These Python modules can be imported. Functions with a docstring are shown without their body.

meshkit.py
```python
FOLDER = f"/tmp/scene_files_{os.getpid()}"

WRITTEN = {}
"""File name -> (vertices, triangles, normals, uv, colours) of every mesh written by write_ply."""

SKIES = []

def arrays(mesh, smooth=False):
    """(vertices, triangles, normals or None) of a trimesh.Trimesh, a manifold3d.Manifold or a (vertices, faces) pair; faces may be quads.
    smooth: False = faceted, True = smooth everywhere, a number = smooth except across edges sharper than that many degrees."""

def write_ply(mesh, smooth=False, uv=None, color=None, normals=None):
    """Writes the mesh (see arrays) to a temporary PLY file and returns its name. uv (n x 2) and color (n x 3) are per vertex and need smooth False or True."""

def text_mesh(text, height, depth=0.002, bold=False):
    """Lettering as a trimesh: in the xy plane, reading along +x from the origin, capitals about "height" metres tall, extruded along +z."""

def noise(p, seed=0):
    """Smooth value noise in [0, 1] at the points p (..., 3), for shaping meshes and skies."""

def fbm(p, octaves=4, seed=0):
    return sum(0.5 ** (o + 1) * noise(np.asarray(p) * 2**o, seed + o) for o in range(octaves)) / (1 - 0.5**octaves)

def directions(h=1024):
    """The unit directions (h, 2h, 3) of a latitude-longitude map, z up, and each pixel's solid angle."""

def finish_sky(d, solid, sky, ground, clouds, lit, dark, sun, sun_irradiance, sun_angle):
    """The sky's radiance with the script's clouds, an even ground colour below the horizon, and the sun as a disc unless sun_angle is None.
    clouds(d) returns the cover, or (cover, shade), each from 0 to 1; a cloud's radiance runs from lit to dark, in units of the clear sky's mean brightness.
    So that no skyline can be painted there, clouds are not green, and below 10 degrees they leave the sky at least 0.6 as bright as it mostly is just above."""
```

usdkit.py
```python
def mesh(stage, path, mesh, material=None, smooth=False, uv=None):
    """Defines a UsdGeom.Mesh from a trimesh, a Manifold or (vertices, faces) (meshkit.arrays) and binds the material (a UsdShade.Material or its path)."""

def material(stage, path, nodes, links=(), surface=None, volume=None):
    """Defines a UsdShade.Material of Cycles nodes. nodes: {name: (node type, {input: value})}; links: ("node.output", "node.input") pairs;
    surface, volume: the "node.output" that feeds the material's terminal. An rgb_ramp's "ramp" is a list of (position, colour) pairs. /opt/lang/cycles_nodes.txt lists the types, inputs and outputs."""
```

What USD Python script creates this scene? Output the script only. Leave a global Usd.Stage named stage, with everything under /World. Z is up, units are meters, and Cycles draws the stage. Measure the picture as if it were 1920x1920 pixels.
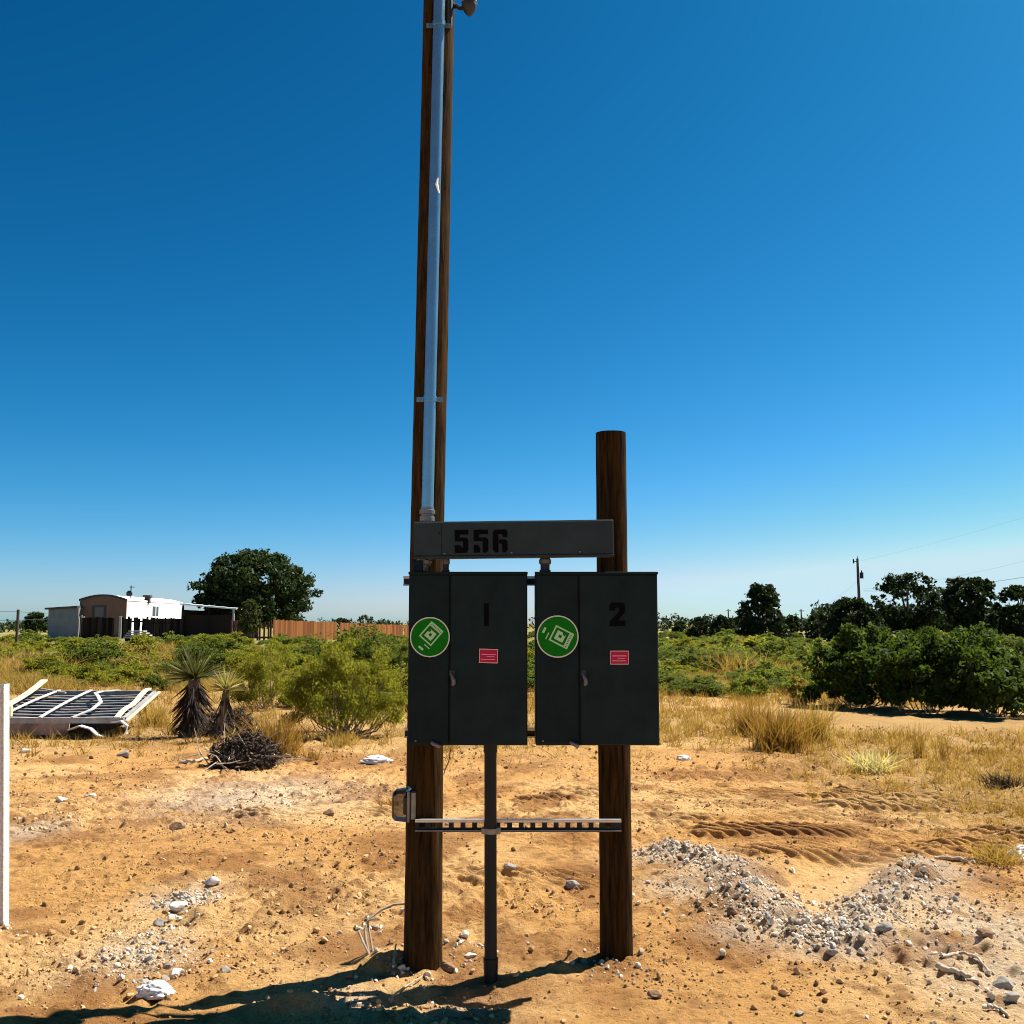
import math
import numpy as np
import trimesh
import usdkit
import meshkit
from shapely.geometry import Polygon, box as sbox, Point
from shapely.ops import unary_union
from shapely import affinity
from pxr import Usd, UsdGeom, UsdLux, UsdShade, Gf, Sdf, Vt

# ------------------------------------------------------------------ stage, camera, sky, sun, exposure
stage = Usd.Stage.CreateInMemory()
UsdGeom.SetStageUpAxis(stage, 'Z')
UsdGeom.SetStageMetersPerUnit(stage, 1.0)
UsdGeom.Xform.Define(stage, '/World')
EYE, FOCAL, PITCH = 1.5, 1900.0, math.atan(208 / 1900)
cam = UsdGeom.Camera.Define(stage, '/World/camera')
cam.AddTranslateOp().Set(Gf.Vec3d(0, 0, EYE))
cam.AddRotateXOp().Set(90 + math.degrees(PITCH))
cam.CreateHorizontalApertureAttr(36.0)
cam.CreateVerticalApertureAttr(36.0)
cam.CreateFocalLengthAttr(36.0 * FOCAL / 1920)
cam.CreateClippingRangeAttr(Gf.Vec2f(0.05, 20000))
EXPO = 1.5
cam.CreateExposureAttr(EXPO)

AZ, EL = math.radians(29), math.radians(54)
SUN = np.array([math.cos(AZ) * math.cos(EL), math.sin(AZ) * math.cos(EL), math.sin(EL)])
SKY = 0.05
# the photograph's steep, saturated tone curve for its sky, the same all round: each channel is a product of powers of the sky's channels
GRADE = dict(r=(3.85, 2.319, 0.999, -0.156), g=(1.813, 1.247, -0.58, 0.888), b=(1.627, 0.835, -1.21, 1.777))
nodes = {'s': ('sky_texture', dict(sky_type='single_scattering', sun_disc=False, sun_elevation=EL, sun_rotation=math.atan2(SUN[0], SUN[1]),
                                   altitude=1000.0, air_density=0.8, aerosol_density=1.0, ozone_density=4.0)),
         'sep': ('separate_color', {}), 'com': ('combine_color', {}), 'b': ('background_shader', dict(strength=SKY))}
links = [('s.color', 'sep.color'), ('com.color', 'b.color')]
for c, (k0, *gs) in GRADE.items():
    last = None
    for q, g in zip('rgb', gs):
        nodes[f'p{c}{q}'] = ('math', dict(math_type='power', value2=g))
        links.append((f'sep.{q}', f'p{c}{q}.value1'))
        if last:
            nodes[f'm{c}{q}'] = ('math', dict(math_type='multiply'))
            links += [(last, f'm{c}{q}.value1'), (f'p{c}{q}.value', f'm{c}{q}.value2')]
            last = f'm{c}{q}.value'
        else:
            last = f'p{c}{q}.value'
    nodes[f'k{c}'] = ('math', dict(math_type='multiply', value2=math.exp(k0) * SKY ** (sum(gs) - 1) * 2 ** -EXPO))
    nodes[f'l{c}'] = ('math', dict(math_type='minimum', value2=dict(r=0.58, g=0.80, b=0.90)[c] * 2 ** -EXPO / SKY))
    links += [(last, f'k{c}.value1'), (f'k{c}.value', f'l{c}.value1'), (f'l{c}.value', f'com.{c}')]
sky = UsdLux.DomeLight.Define(stage, '/World/sky')
UsdShade.MaterialBindingAPI.Apply(sky.GetPrim()).Bind(usdkit.material(stage, '/World/Looks/sky', nodes, links, surface='b.background'))
sky.GetPrim().SetCustomDataByKey('kind', 'structure')
sun = UsdLux.DistantLight.Define(stage, '/World/sun')
sun.CreateNormalizeAttr(True)
sun.CreateIntensityAttr(1.25)
sun.CreateAngleAttr(0.5)
sun.CreateColorAttr(Gf.Vec3f(1, 0.94, 0.85))
sun.AddOrientOp().Set(Gf.Quatf(Gf.Rotation(Gf.Vec3d(0, 0, 1), Gf.Vec3d(*SUN)).GetQuat()))

# ------------------------------------------------------------------ helpers
PI = math.pi
rng = np.random.default_rng(7)
cat_ = trimesh.util.concatenate


def at(px, py, Y):
    """The point at depth Y (metres along +y) that the photograph shows at pixel (px, py) of 1920."""
    x, u = (px - 960) / FOCAL, (960 - py) / FOCAL
    dy, dz = math.cos(PITCH) - math.sin(PITCH) * u, math.sin(PITCH) + math.cos(PITCH) * u
    k = Y / dy
    return np.array([x * k, Y, EYE + dz * k])


def flat(px, py, z=0.0):
    """The point of the plane at height z under pixel (px, py)."""
    p = at(px, py, 1.0)
    k = (z - EYE) / (p[2] - EYE)
    return np.array([p[0] * k, k, z])


used = {}
base_of = {}


def fresh(parent, name):
    n = used.get((parent, name), 0)
    used[(parent, name)] = n + 1
    return f'{parent}/{name}' + (f'_{n:03d}' if n else '')


def tag(p, label=None, cat=None, group=None, kind=None):
    for k, v in (('label', label), ('category', cat), ('group', group), ('kind', kind)):
        if v:
            p.SetCustomDataByKey(k, v)
    return p


def thing(name, label, cat, loc=(0, 0, 0), group=None):
    path = fresh('/World', name)
    x = UsdGeom.Xform.Define(stage, path)
    x.AddTranslateOp().Set(Gf.Vec3d(*map(float, loc)))
    base_of[path] = np.asarray(loc, float)
    return tag(x.GetPrim(), label, cat, group)


def part(parent, name, mesh, mat, smooth=False, label=None, kind=None, local=False):
    """One Mesh prim under a thing or a part. The mesh is given in world coordinates unless local."""
    pp = str(parent.GetPath())
    path = fresh(pp, name)
    base = base_of[pp]
    base_of[path] = base
    v, f = (mesh.vertices, mesh.faces) if hasattr(mesh, 'vertices') else mesh
    v = np.asarray(v, float) - (0 if local else base)
    m = usdkit.mesh(stage, path, trimesh.Trimesh(v, np.asarray(f), process=False), LOOK[mat], smooth=smooth)
    return tag(m.GetPrim(), label, None, None, kind)


def single(name, mesh, mat, label, cat, group=None, kind=None, smooth=False):
    path = fresh('/World', name)
    m = usdkit.mesh(stage, path, mesh, LOOK[mat], smooth=smooth)
    base_of[path] = np.zeros(3)
    return tag(m.GetPrim(), label, cat, group, kind)


def copy_of(root, loc, rotz, scale, label, group=None):
    was = root.GetCustomData()
    r = thing(root.GetName(), label, was['category'], loc, group or was.get('group'))
    x = UsdGeom.Xformable(r)
    x.ClearXformOpOrder()
    r.GetReferences().AddInternalReference(root.GetPath())
    x = UsdGeom.Xformable(r)
    x.AddTranslateOp().Set(Gf.Vec3d(*map(float, loc)))
    x.AddRotateZOp().Set(math.degrees(rotz))
    x.AddScaleOp().Set(Gf.Vec3f(*[float(s) for s in np.broadcast_to(scale, 3)]))
    r.SetInstanceable(True)
    return r


def box(x0, x1, y0, y1, z0, z1, bevel=0.0):
    if bevel:
        import manifold3d as m3
        b = bevel
        pts = []
        for X in (x0, x1):
            for Y in (y0, y1):
                for Z in (z0, z1):
                    sx, sy, sz = (1 if X == x0 else -1), (1 if Y == y0 else -1), (1 if Z == z0 else -1)
                    pts += [(X, Y + sy * b, Z + sz * b), (X + sx * b, Y, Z + sz * b), (X + sx * b, Y + sy * b, Z)]
        h = trimesh.convex.convex_hull(np.array(pts))
        return h
    m = trimesh.creation.box((x1 - x0, y1 - y0, z1 - z0))
    m.apply_translation(((x0 + x1) / 2, (y0 + y1) / 2, (z0 + z1) / 2))
    return m


def tube(points, radii, n=8, caps=True):
    p = np.asarray(points, float)
    r = np.broadcast_to(np.asarray(radii, float), (len(p),))
    t = np.gradient(p, axis=0)
    t /= np.maximum(np.linalg.norm(t, axis=1, keepdims=True), 1e-9)
    ref = np.array([0, 0, 1.0]) if abs(t[0][2]) < 0.8 else np.array([1.0, 0, 0])
    a = np.cross(t, ref)
    a /= np.maximum(np.linalg.norm(a, axis=1, keepdims=True), 1e-9)
    b = np.cross(t, a)
    th = np.arange(n) * 2 * PI / n
    v = (p[:, None] + r[:, None, None] * (np.cos(th)[None, :, None] * a[:, None] + np.sin(th)[None, :, None] * b[:, None])).reshape(-1, 3)
    i = np.arange(len(p) - 1)[:, None] * n
    j = np.arange(n)[None]
    q0, q1 = i + j, i + (j + 1) % n
    f = np.concatenate([np.stack([q0, q1, q0 + n], -1).reshape(-1, 3), np.stack([q1, q1 + n, q0 + n], -1).reshape(-1, 3)])
    if caps:
        k = len(v)
        v = np.vstack([v, p[0], p[-1]])
        jj = np.arange(n)
        f = np.vstack([f, np.stack([np.full(n, k), (jj + 1) % n, jj], -1), np.stack([np.full(n, k + 1), (len(p) - 1) * n + jj, (len(p) - 1) * n + (jj + 1) % n], -1)])
    return trimesh.Trimesh(v, f[:, ::-1], process=False)


def prism(shape, y0, y1):
    """A shapely shape drawn in (x, z), standing between the depths y0 and y1."""
    ms = []
    for g in getattr(shape, 'geoms', [shape]):
        if g.area < 1e-9:
            continue
        m = trimesh.creation.extrude_polygon(g, y1 - y0, engine='earcut')
        v = m.vertices
        m.vertices = np.stack([v[:, 0], y0 + v[:, 2], v[:, 1]], 1)
        m.invert()
        ms.append(m)
    return cat_(ms)


def noise2(x, y, scale, seed=0, octaves=3):
    p = np.stack([np.asarray(x) * scale + 101.3, np.asarray(y) * scale + 57.7, np.full(np.shape(x), seed * 3.17)], -1)
    return meshkit.fbm(p, octaves, seed)


def dist_poly(x, y, pts):
    d = np.full(np.shape(x), 1e9)
    for (ax, ay), (bx, by) in zip(pts[:-1], pts[1:]):
        ex, ey = bx - ax, by - ay
        t = np.clip(((x - ax) * ex + (y - ay) * ey) / (ex * ex + ey * ey), 0, 1)
        d = np.minimum(d, np.hypot(x - ax - t * ex, y - ay - t * ey))
    return d


def sstep(a, b, x):
    t = np.clip((x - a) / (b - a), 0, 1)
    return t * t * (3 - 2 * t)


# ------------------------------------------------------------------ materials
LOOK = {}


def look(name, color, rough=0.8, var=0.0, scale=8.0, stretch=(1, 1, 1), bump=0.0, bscale=None, metal=0.0, leaf=0.0, spec=0.3, color2=None, island=False, inst=False, coat=0.0):
    n = {'p': ('principled_bsdf', dict(roughness=rough, metallic=metal, specular_ior_level=0.12 if leaf else spec, coat_weight=coat))}
    l = []
    c = np.array(color, float)
    out = None
    if var or color2 is not None:
        lo, hi = (c * (1 - var), c * (1 + var)) if color2 is None else (c, np.array(color2, float))
        n['g'] = ('texture_coordinate', {})
        n['mp'] = ('mapping', dict(scale=tuple(stretch)))
        n['t'] = ('noise_texture', dict(scale=scale, detail=6.0, roughness=0.65))
        n['r'] = ('rgb_ramp', dict(ramp=[(0.3, tuple(lo)), (0.7, tuple(hi))]))
        l += [('g.object', 'mp.vector'), ('mp.vector', 't.vector'), ('r.color', 'p.base_color')]
        if island:
            n['ge'] = ('geometry', {})
            n['ad'] = ('math', dict(math_type='multiply_add', value2=0.55, value3=0.22))
            l += [('ge.random_per_island', 'ad.value1'), ('ad.value', 'r.fac')]
        elif inst:
            n['oi'] = ('object_info', {})
            n['ad'] = ('math', dict(math_type='multiply_add', value2=0.6, value3=0.2))
            l += [('oi.random', 'ad.value1'), ('ad.value', 'r.fac')]
        else:
            l.append(('t.fac', 'r.fac'))
        out = 'r.color'
    else:
        n['p'][1]['base_color'] = tuple(c)
    if bump:
        if 'g' not in n:
            n['g'] = ('texture_coordinate', {})
            n['mp'] = ('mapping', dict(scale=tuple(stretch)))
            l += [('g.object', 'mp.vector')]
        n['t2'] = ('noise_texture', dict(scale=bscale or scale, detail=5.0, roughness=0.6))
        n['bp'] = ('bump', dict(strength=1.0, distance=bump))
        l += [('mp.vector', 't2.vector'), ('t2.fac', 'bp.height'), ('bp.normal', 'p.normal')]
    surf = 'p.BSDF'
    if leaf:
        n['tl'] = ('translucent_bsdf', dict(color=tuple(np.minimum((c + (c if color2 is None else np.array(color2))) * np.array([0.85, 0.85, 0.4]), 1))))
        n['mx'] = ('mix_closure', dict(fac=leaf))
        l += [('p.BSDF', 'mx.closure1'), ('tl.BSDF', 'mx.closure2')]
        surf = 'mx.closure'
    LOOK[name] = usdkit.material(stage, f'/World/Looks/{name}', n, l, surface=surf)


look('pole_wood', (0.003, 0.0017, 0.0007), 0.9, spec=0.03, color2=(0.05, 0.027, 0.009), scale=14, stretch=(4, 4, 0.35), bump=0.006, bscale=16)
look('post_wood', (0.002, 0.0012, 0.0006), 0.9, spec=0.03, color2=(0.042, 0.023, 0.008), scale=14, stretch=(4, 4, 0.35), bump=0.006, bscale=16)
look('knot', (0.03, 0.018, 0.01), 0.9)
look('grey_enamel', (0.0055, 0.0122, 0.0142), 0.5, var=0.25, scale=7, spec=0.05, bump=0.004, bscale=2.5)
look('grey_door', (0.0065, 0.0142, 0.0165), 0.5, var=0.25, scale=7, spec=0.05, bump=0.004, bscale=2.5)
look('trough_grey', (0.017, 0.028, 0.033), 0.5, var=0.2, scale=7, spec=0.07, bump=0.004, bscale=2.5)
look('black_paint', (0.0015, 0.0015, 0.002), 0.9, spec=0.05)
look('galvanised', (0.19, 0.34, 0.40), 0.24, var=0.10, scale=9, metal=0.82)
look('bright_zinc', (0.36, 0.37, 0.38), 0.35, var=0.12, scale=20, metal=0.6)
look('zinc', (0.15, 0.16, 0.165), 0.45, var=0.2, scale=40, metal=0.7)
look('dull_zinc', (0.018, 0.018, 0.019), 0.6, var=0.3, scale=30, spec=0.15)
look('cast_metal', (0.09, 0.095, 0.10), 0.5, var=0.25, scale=60, metal=0.4)
look('dark_metal', (0.012, 0.012, 0.014), 0.5)
look('pvc_grey', (0.006, 0.009, 0.010), 0.5, var=0.2, scale=12, spec=0.15)
look('post_plastic', (0.28, 0.26, 0.25), 0.6, color2=(0.56, 0.54, 0.52), scale=70, bump=0.003, bscale=70)
look('white_plastic', (0.72, 0.71, 0.68), 0.55, var=0.08, scale=10)
look('sticker_green', (0.0006, 0.105, 0.002), 0.55, var=0.15, scale=30, spec=0.08)
look('sticker_white', (0.42, 0.45, 0.40), 0.5)
look('sticker_mint', (0.26, 0.42, 0.26), 0.5)
look('label_red', (0.30, 0.012, 0.05), 0.55, spec=0.08)
look('label_line', (0.55, 0.36, 0.36), 0.5)
look('sheet_white', (0.7, 0.7, 0.66), 0.6, var=0.06, scale=4)
look('pale_slat', (0.42, 0.40, 0.37), 0.8, var=0.3, scale=6, bump=0.002)
look('cream_wood', (0.46, 0.41, 0.29), 0.7, var=0.12, scale=12, stretch=(1, 1, 1), bump=0.002)
look('grey_slat', (0.22, 0.205, 0.20), 0.8, var=0.35, scale=10)
look('printed_cloth', (0.10, 0.055, 0.045), 0.9, color2=(0.26, 0.18, 0.15), scale=5, bump=0.003)
look('yellow_foam', (0.6, 0.55, 0.28), 0.9)
look('white_cloth', (0.5, 0.5, 0.49), 0.85, var=0.1, scale=20, bump=0.004)
look('rock_white', (0.45, 0.42, 0.37), 0.9, var=0.25, scale=25, bump=0.006, bscale=60)
look('rock_grey', (0.20, 0.18, 0.155), 0.9, var=0.3, scale=25, bump=0.006, bscale=60)
look('rock_brown', (0.17, 0.10, 0.055), 0.9, var=0.3, scale=25, bump=0.006, bscale=60)
look('pebble', (0.17, 0.095, 0.036), 0.95, color2=(0.40, 0.25, 0.115), inst=True)
look('rubble', (0.24, 0.18, 0.125), 0.95, color2=(0.55, 0.47, 0.37), inst=True)
look('dead_wood', (0.30, 0.25, 0.19), 0.85, var=0.3, scale=30)
look('twig_dark', (0.045, 0.03, 0.02), 0.9, color2=(0.23, 0.165, 0.10), island=True)
look('stem', (0.13, 0.10, 0.075), 0.9, var=0.3, scale=20)
look('creosote', (0.10, 0.108, 0.010), 0.65, color2=(0.255, 0.245, 0.045), island=True, leaf=0.42)
look('creosote_dry', (0.15, 0.115, 0.03), 0.7, color2=(0.27, 0.20, 0.065), island=True, leaf=0.42)
look('shrub_green', (0.048, 0.066, 0.010), 0.65, color2=(0.125, 0.145, 0.027), island=True, leaf=0.42)
look('weed_green', (0.068, 0.092, 0.015), 0.65, color2=(0.205, 0.22, 0.045), island=True, leaf=0.42)
look('broad_leaf', (0.024, 0.046, 0.008), 0.7, color2=(0.085, 0.125, 0.022), island=True, leaf=0.3)
look('tree_leaf', (0.018, 0.034, 0.010), 0.6, color2=(0.05, 0.075, 0.020), island=True, leaf=0.15)
look('tree_leaf_deep', (0.014, 0.027, 0.011), 0.6, color2=(0.038, 0.058, 0.020), island=True, leaf=0.15)
look('tree_leaf_olive', (0.05, 0.06, 0.018), 0.6, color2=(0.10, 0.11, 0.03), island=True, leaf=0.2)
look('bark', (0.06, 0.045, 0.033), 0.9, var=0.3, scale=5)
look('straw', (0.26, 0.17, 0.05), 0.75, color2=(0.48, 0.34, 0.13), island=True, leaf=0.25)
look('straw_brown', (0.20, 0.115, 0.03), 0.75, color2=(0.36, 0.22, 0.07), island=True, leaf=0.25)
look('straw_pale', (0.45, 0.38, 0.22), 0.75, color2=(0.65, 0.58, 0.40), island=True, leaf=0.25)
look('yucca_leaf', (0.055, 0.06, 0.02), 0.5, color2=(0.15, 0.15, 0.055), island=True, leaf=0.12)
look('yucca_pale', (0.22, 0.19, 0.07), 0.6, color2=(0.42, 0.37, 0.17), island=True, leaf=0.2)
look('yucca_dead', (0.025, 0.016, 0.012), 0.85, color2=(0.13, 0.095, 0.065), island=True)
look('brown_siding', (0.16, 0.085, 0.055), 0.8, var=0.12, scale=2)
look('white_siding', (0.68, 0.68, 0.68), 0.6, var=0.05, scale=2)
look('grey_siding', (0.13, 0.135, 0.15), 0.8, var=0.2, scale=1.5)
look('roof_white', (0.6, 0.6, 0.6), 0.6)
look('roof_dark', (0.05, 0.04, 0.04), 0.8)
look('window_dark', (0.02, 0.022, 0.026), 0.15, spec=0.6)
look('board_dark', (0.010, 0.007, 0.006), 0.95, spec=0.03, color2=(0.035, 0.025, 0.02), inst=True)
look('board_brown', (0.05, 0.02, 0.01), 0.9, color2=(0.12, 0.05, 0.025), inst=True)
look('board_orange', (0.17, 0.056, 0.012), 0.85, color2=(0.31, 0.115, 0.03), inst=True)
look('board_grey', (0.32, 0.31, 0.29), 0.85, var=0.2, scale=2)
look('wire', (0.05, 0.05, 0.055), 0.5)
look('wire_pale', (0.25, 0.27, 0.30), 0.5)
# smoky clear cover of the outlet box
LOOK['clear_cover'] = usdkit.material(stage, '/World/Looks/clear_cover', {
    't': ('transparent_bsdf', dict(color=(0.46, 0.45, 0.46))), 'g': ('glossy_bsdf', dict(color=(0.5, 0.49, 0.5), roughness=0.3)), 'f': ('fresnel', dict(IOR=1.5)), 'm': ('mix_closure', {})},
    [('f.fac', 'm.fac'), ('t.BSDF', 'm.closure1'), ('g.BSDF', 'm.closure2')], surface='m.closure')
LOOK['film'] = usdkit.material(stage, '/World/Looks/film', {
    't': ('transparent_bsdf', dict(color=(0.8, 0.85, 0.82))), 'd': ('principled_bsdf', dict(base_color=(0.62, 0.66, 0.63), roughness=0.25)), 'm': ('mix_closure', dict(fac=0.72))},
    [('t.BSDF', 'm.closure1'), ('d.BSDF', 'm.closure2')], surface='m.closure')
# the ground: its colours are a mesh attribute (sand, pale sand, chalky spoil, grass litter), with fine grain from noise
LOOK['sand'] = usdkit.material(stage, '/World/Looks/sand', {
    'a': ('attribute', dict(attribute='tint')), 'g': ('geometry', {}),
    'n': ('noise_texture', dict(scale=28.0, detail=8.0, roughness=0.72)), 'r': ('rgb_ramp', dict(ramp=[(0.3, (0.5, 0.45, 0.42)), (0.46, (1, 1, 1)), (0.72, (1.22, 1.22, 1.2))])),
    'n2': ('noise_texture', dict(scale=140.0, detail=4.0, roughness=0.7)), 'r2': ('rgb_ramp', dict(ramp=[(0.3, (0.42, 0.38, 0.36)), (0.44, (1, 1, 1)), (0.75, (1.12, 1.12, 1.12))])),
    'm': ('mix', dict(mix_type='multiply', fac=1.0)), 'm2': ('mix', dict(mix_type='multiply', fac=1.0)),
    'ad': ('math', dict(math_type='multiply_add', value2=0.35)), 'b': ('bump', dict(strength=1.0, distance=0.05)), 'p': ('principled_bsdf', dict(roughness=0.95, specular_ior_level=0.1))},
    [('g.position', 'n.vector'), ('g.position', 'n2.vector'), ('n.fac', 'r.fac'), ('n2.fac', 'r2.fac'), ('a.color', 'm.color1'), ('r.color', 'm.color2'), ('m.color', 'm2.color1'), ('r2.color', 'm2.color2'),
     ('m2.color', 'p.base_color'), ('n2.fac', 'ad.value1'), ('n.fac', 'ad.value3'), ('ad.value', 'b.height'), ('b.normal', 'p.normal')], surface='p.BSDF')

# ------------------------------------------------------------------ the ground
F2 = lambda *pts: [tuple(flat(*p)[:2]) for p in pts]
RIDGE_L = F2((1225, 1612), (1290, 1618), (1350, 1640), (1400, 1692), (1470, 1738), (1555, 1772))
RIDGE_R = F2((1555, 1772), (1600, 1738), (1660, 1692), (1730, 1640))
PIT = F2((1395, 1650), (1480, 1705), (1550, 1742), (1610, 1705), (1700, 1635), (1620, 1606), (1500, 1612))
PIT_C = np.array(PIT).mean(0)
TRACKS = [(6.66, -0.05, 1.3, 3.2, 0.17), (7.02, -0.03, 1.9, 4.4, 0.16), (7.42, -0.04, 1.2, 3.9, 0.20), (7.95, 0.02, 0.95, 3.2, 0.18), (8.45, 0.05, 1.5, 4.6, 0.2), (9.0, 0.05, 1.3, 5.5, 0.26), (9.25, 0.02, -0.3, 0.95, 0.30), (6.0, -0.06, -0.35, 0.5, 0.2), (8.6, 0.06, -2.2, -0.9, 0.24)]
POLE, POST = flat(793, 1812), flat(1156, 1793)


def inside_pit(x, y):
    n = len(PIT)
    c = np.zeros(np.shape(x), bool)
    for (ax, ay), (bx, by) in zip(PIT, PIT[1:] + PIT[:1]):
        c ^= ((ay > y) != (by > y)) & (x < (bx - ax) * (y - ay) / (by - ay + 1e-12) + ax)
    return c


def masks(x, y):
    x, y = np.asarray(x, float), np.asarray(y, float)
    d = np.minimum(dist_poly(x, y, RIDGE_L), dist_poly(x, y, RIDGE_R))
    inn = inside_pit(x, y)
    edge = dist_poly(x, y, PIT + PIT[:1])
    pit = np.where(inn, sstep(0, 0.22, edge), 0)
    tr = np.zeros(np.shape(x))
    tread = np.zeros(np.shape(x))
    for k, (y0, s, xa, xb, w) in enumerate(TRACKS):
        yc = y0 + s * (x - 2) + 0.06 * np.sin(x * 1.3 + k)
        m = sstep(w, w * 0.75, np.abs(y - yc)) * sstep(xa - 0.15, xa + 0.15, x) * sstep(xb + 0.3, xb - 0.3, x)
        u = (x + (y - yc) * (1.15 if k % 2 else 0.9)) / (0.105 if k % 3 else 0.125)
        u = u - np.floor(u)
        bar = sstep(0.0, 0.5, u) * sstep(1.0, 0.5, u)
        m = m * (0.55 + 0.45 * sstep(0.35, 0.55, noise2(x, y, 1.6, 30 + k, 2)))
        tr = np.maximum(tr, m)
        tread = np.where(m > 0.02, np.maximum(tread, bar * m), tread)
    return d, pit, tr, tread


def height(x, y):
    x, y = np.asarray(x, float), np.asarray(y, float)
    d, pit, tr, tread = masks(x, y)
    near = 1 / (1 + (np.hypot(x, y) / 22) ** 2)
    smooth = np.clip(1 - 0.85 * pit - 0.5 * tr, 0, 1) * (0.45 + 0.55 * sstep(4.1, 4.7, y))
    z = 0.20 * (noise2(x, y, 0.35, 1, 3) - 0.5) * near * sstep(4.2, 7.5, y)
    z = z + 0.085 * (noise2(x, y, 1.5, 2, 3) - 0.5) * near * smooth * (0.3 + 0.7 * sstep(4.6, 5.6, y))
    lumps = noise2(x, y, 6.0, 3, 3)
    z = z + 0.08 * (np.abs(lumps - 0.5) * 2 - 0.25) * near * smooth * (0.35 + 1.1 * sstep(0.42, 0.62, noise2(x, y, 0.9, 5, 2)))
    z = z + 0.10 * (noise2(x, y, 13.0, 4, 4) - 0.5) * near * smooth * sstep(0.3, 0.6, noise2(x, y, 1.9, 8, 3))
    z = z + 0.085 * np.exp(-(d / 0.16) ** 2) * sstep(0.30, 0.66, noise2(x, y, 3.2, 9, 4)) * (0.55 + 0.9 * noise2(x, y, 14, 19, 3)) - 0.055 * pit
    z = z - 0.012 * tr + 0.040 * tread * (0.45 + 0.8 * sstep(0.3, 0.65, noise2(x, y, 2.5, 17, 2)))
    dp = np.hypot(x - POLE[0] + 0.16, y - POLE[1] - 0.06)
    z = z + 0.07 * np.exp(-(dp / 0.16) ** 2) * (0.4 + 1.2 * noise2(x, y, 9, 12, 3))
    z = z - 0.05 * np.exp(-(((x + 0.09) / 0.2) ** 2 + ((y - 4.25) / 0.12) ** 2)) + 0.05 * sstep(4.2, 3.98, y) * sstep(0.35, 0.05, x)
    z = z + 0.07 * np.exp(-(((x + 0.80) / 0.16) ** 2 + ((y - 4.0) / 0.07) ** 2))
    z = z + 0.035 * np.exp(-(((x + 2.5) / 0.13) ** 2 + ((y - 4.98) / 0.13) ** 2)) * (0.5 + noise2(x, y, 12, 23, 2))
    far = np.hypot(x, y)
    z = z + 0.5 * (noise2(x, y, 0.02, 6, 2) - 0.5) * sstep(25, 120, far)
    return z


def ground_z(x, y):
    return float(height(np.array([x]), np.array([y]))[0])


def on_ground(px, py, lift=0.0):
    z = 0.0
    for _ in range(5):
        p = flat(px, py, z)
        z = ground_z(p[0], p[1])
    return np.array([p[0], p[1], z + lift])


def grassy(x, y):
    """How much dry grass grows at (x, y)."""
    px = 960 + x / np.maximum(y, 0.5) * FOCAL
    py = 1168 + EYE * FOCAL / np.maximum(y, 0.5)
    n = noise2(x, y, 0.55, 21, 3)
    right = sstep(2.0, 4.2, x) * sstep(6.3, 9.5, y)
    back = sstep(10.5, 14.5, y)
    low = sstep(3.0, 3.9, x) * sstep(5.6, 6.6, y)
    return np.clip(np.maximum(np.maximum(right, low * 0.9), back * 0.95) * sstep(0.28, 0.58, n + 0.13), 0, 1)


def axis(fine0, fine1, step, growth, lo, hi):
    mid = np.arange(fine0, fine1, step)

    def run(limit):
        out, s, p = [], step, 0.0
        while p < limit:
            s *= growth
            p += s
            out.append(p)
        return np.array(out)
    return np.concatenate([(fine0 - run(fine0 - lo))[::-1], mid, mid[-1] + run(hi - mid[-1])])


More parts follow.
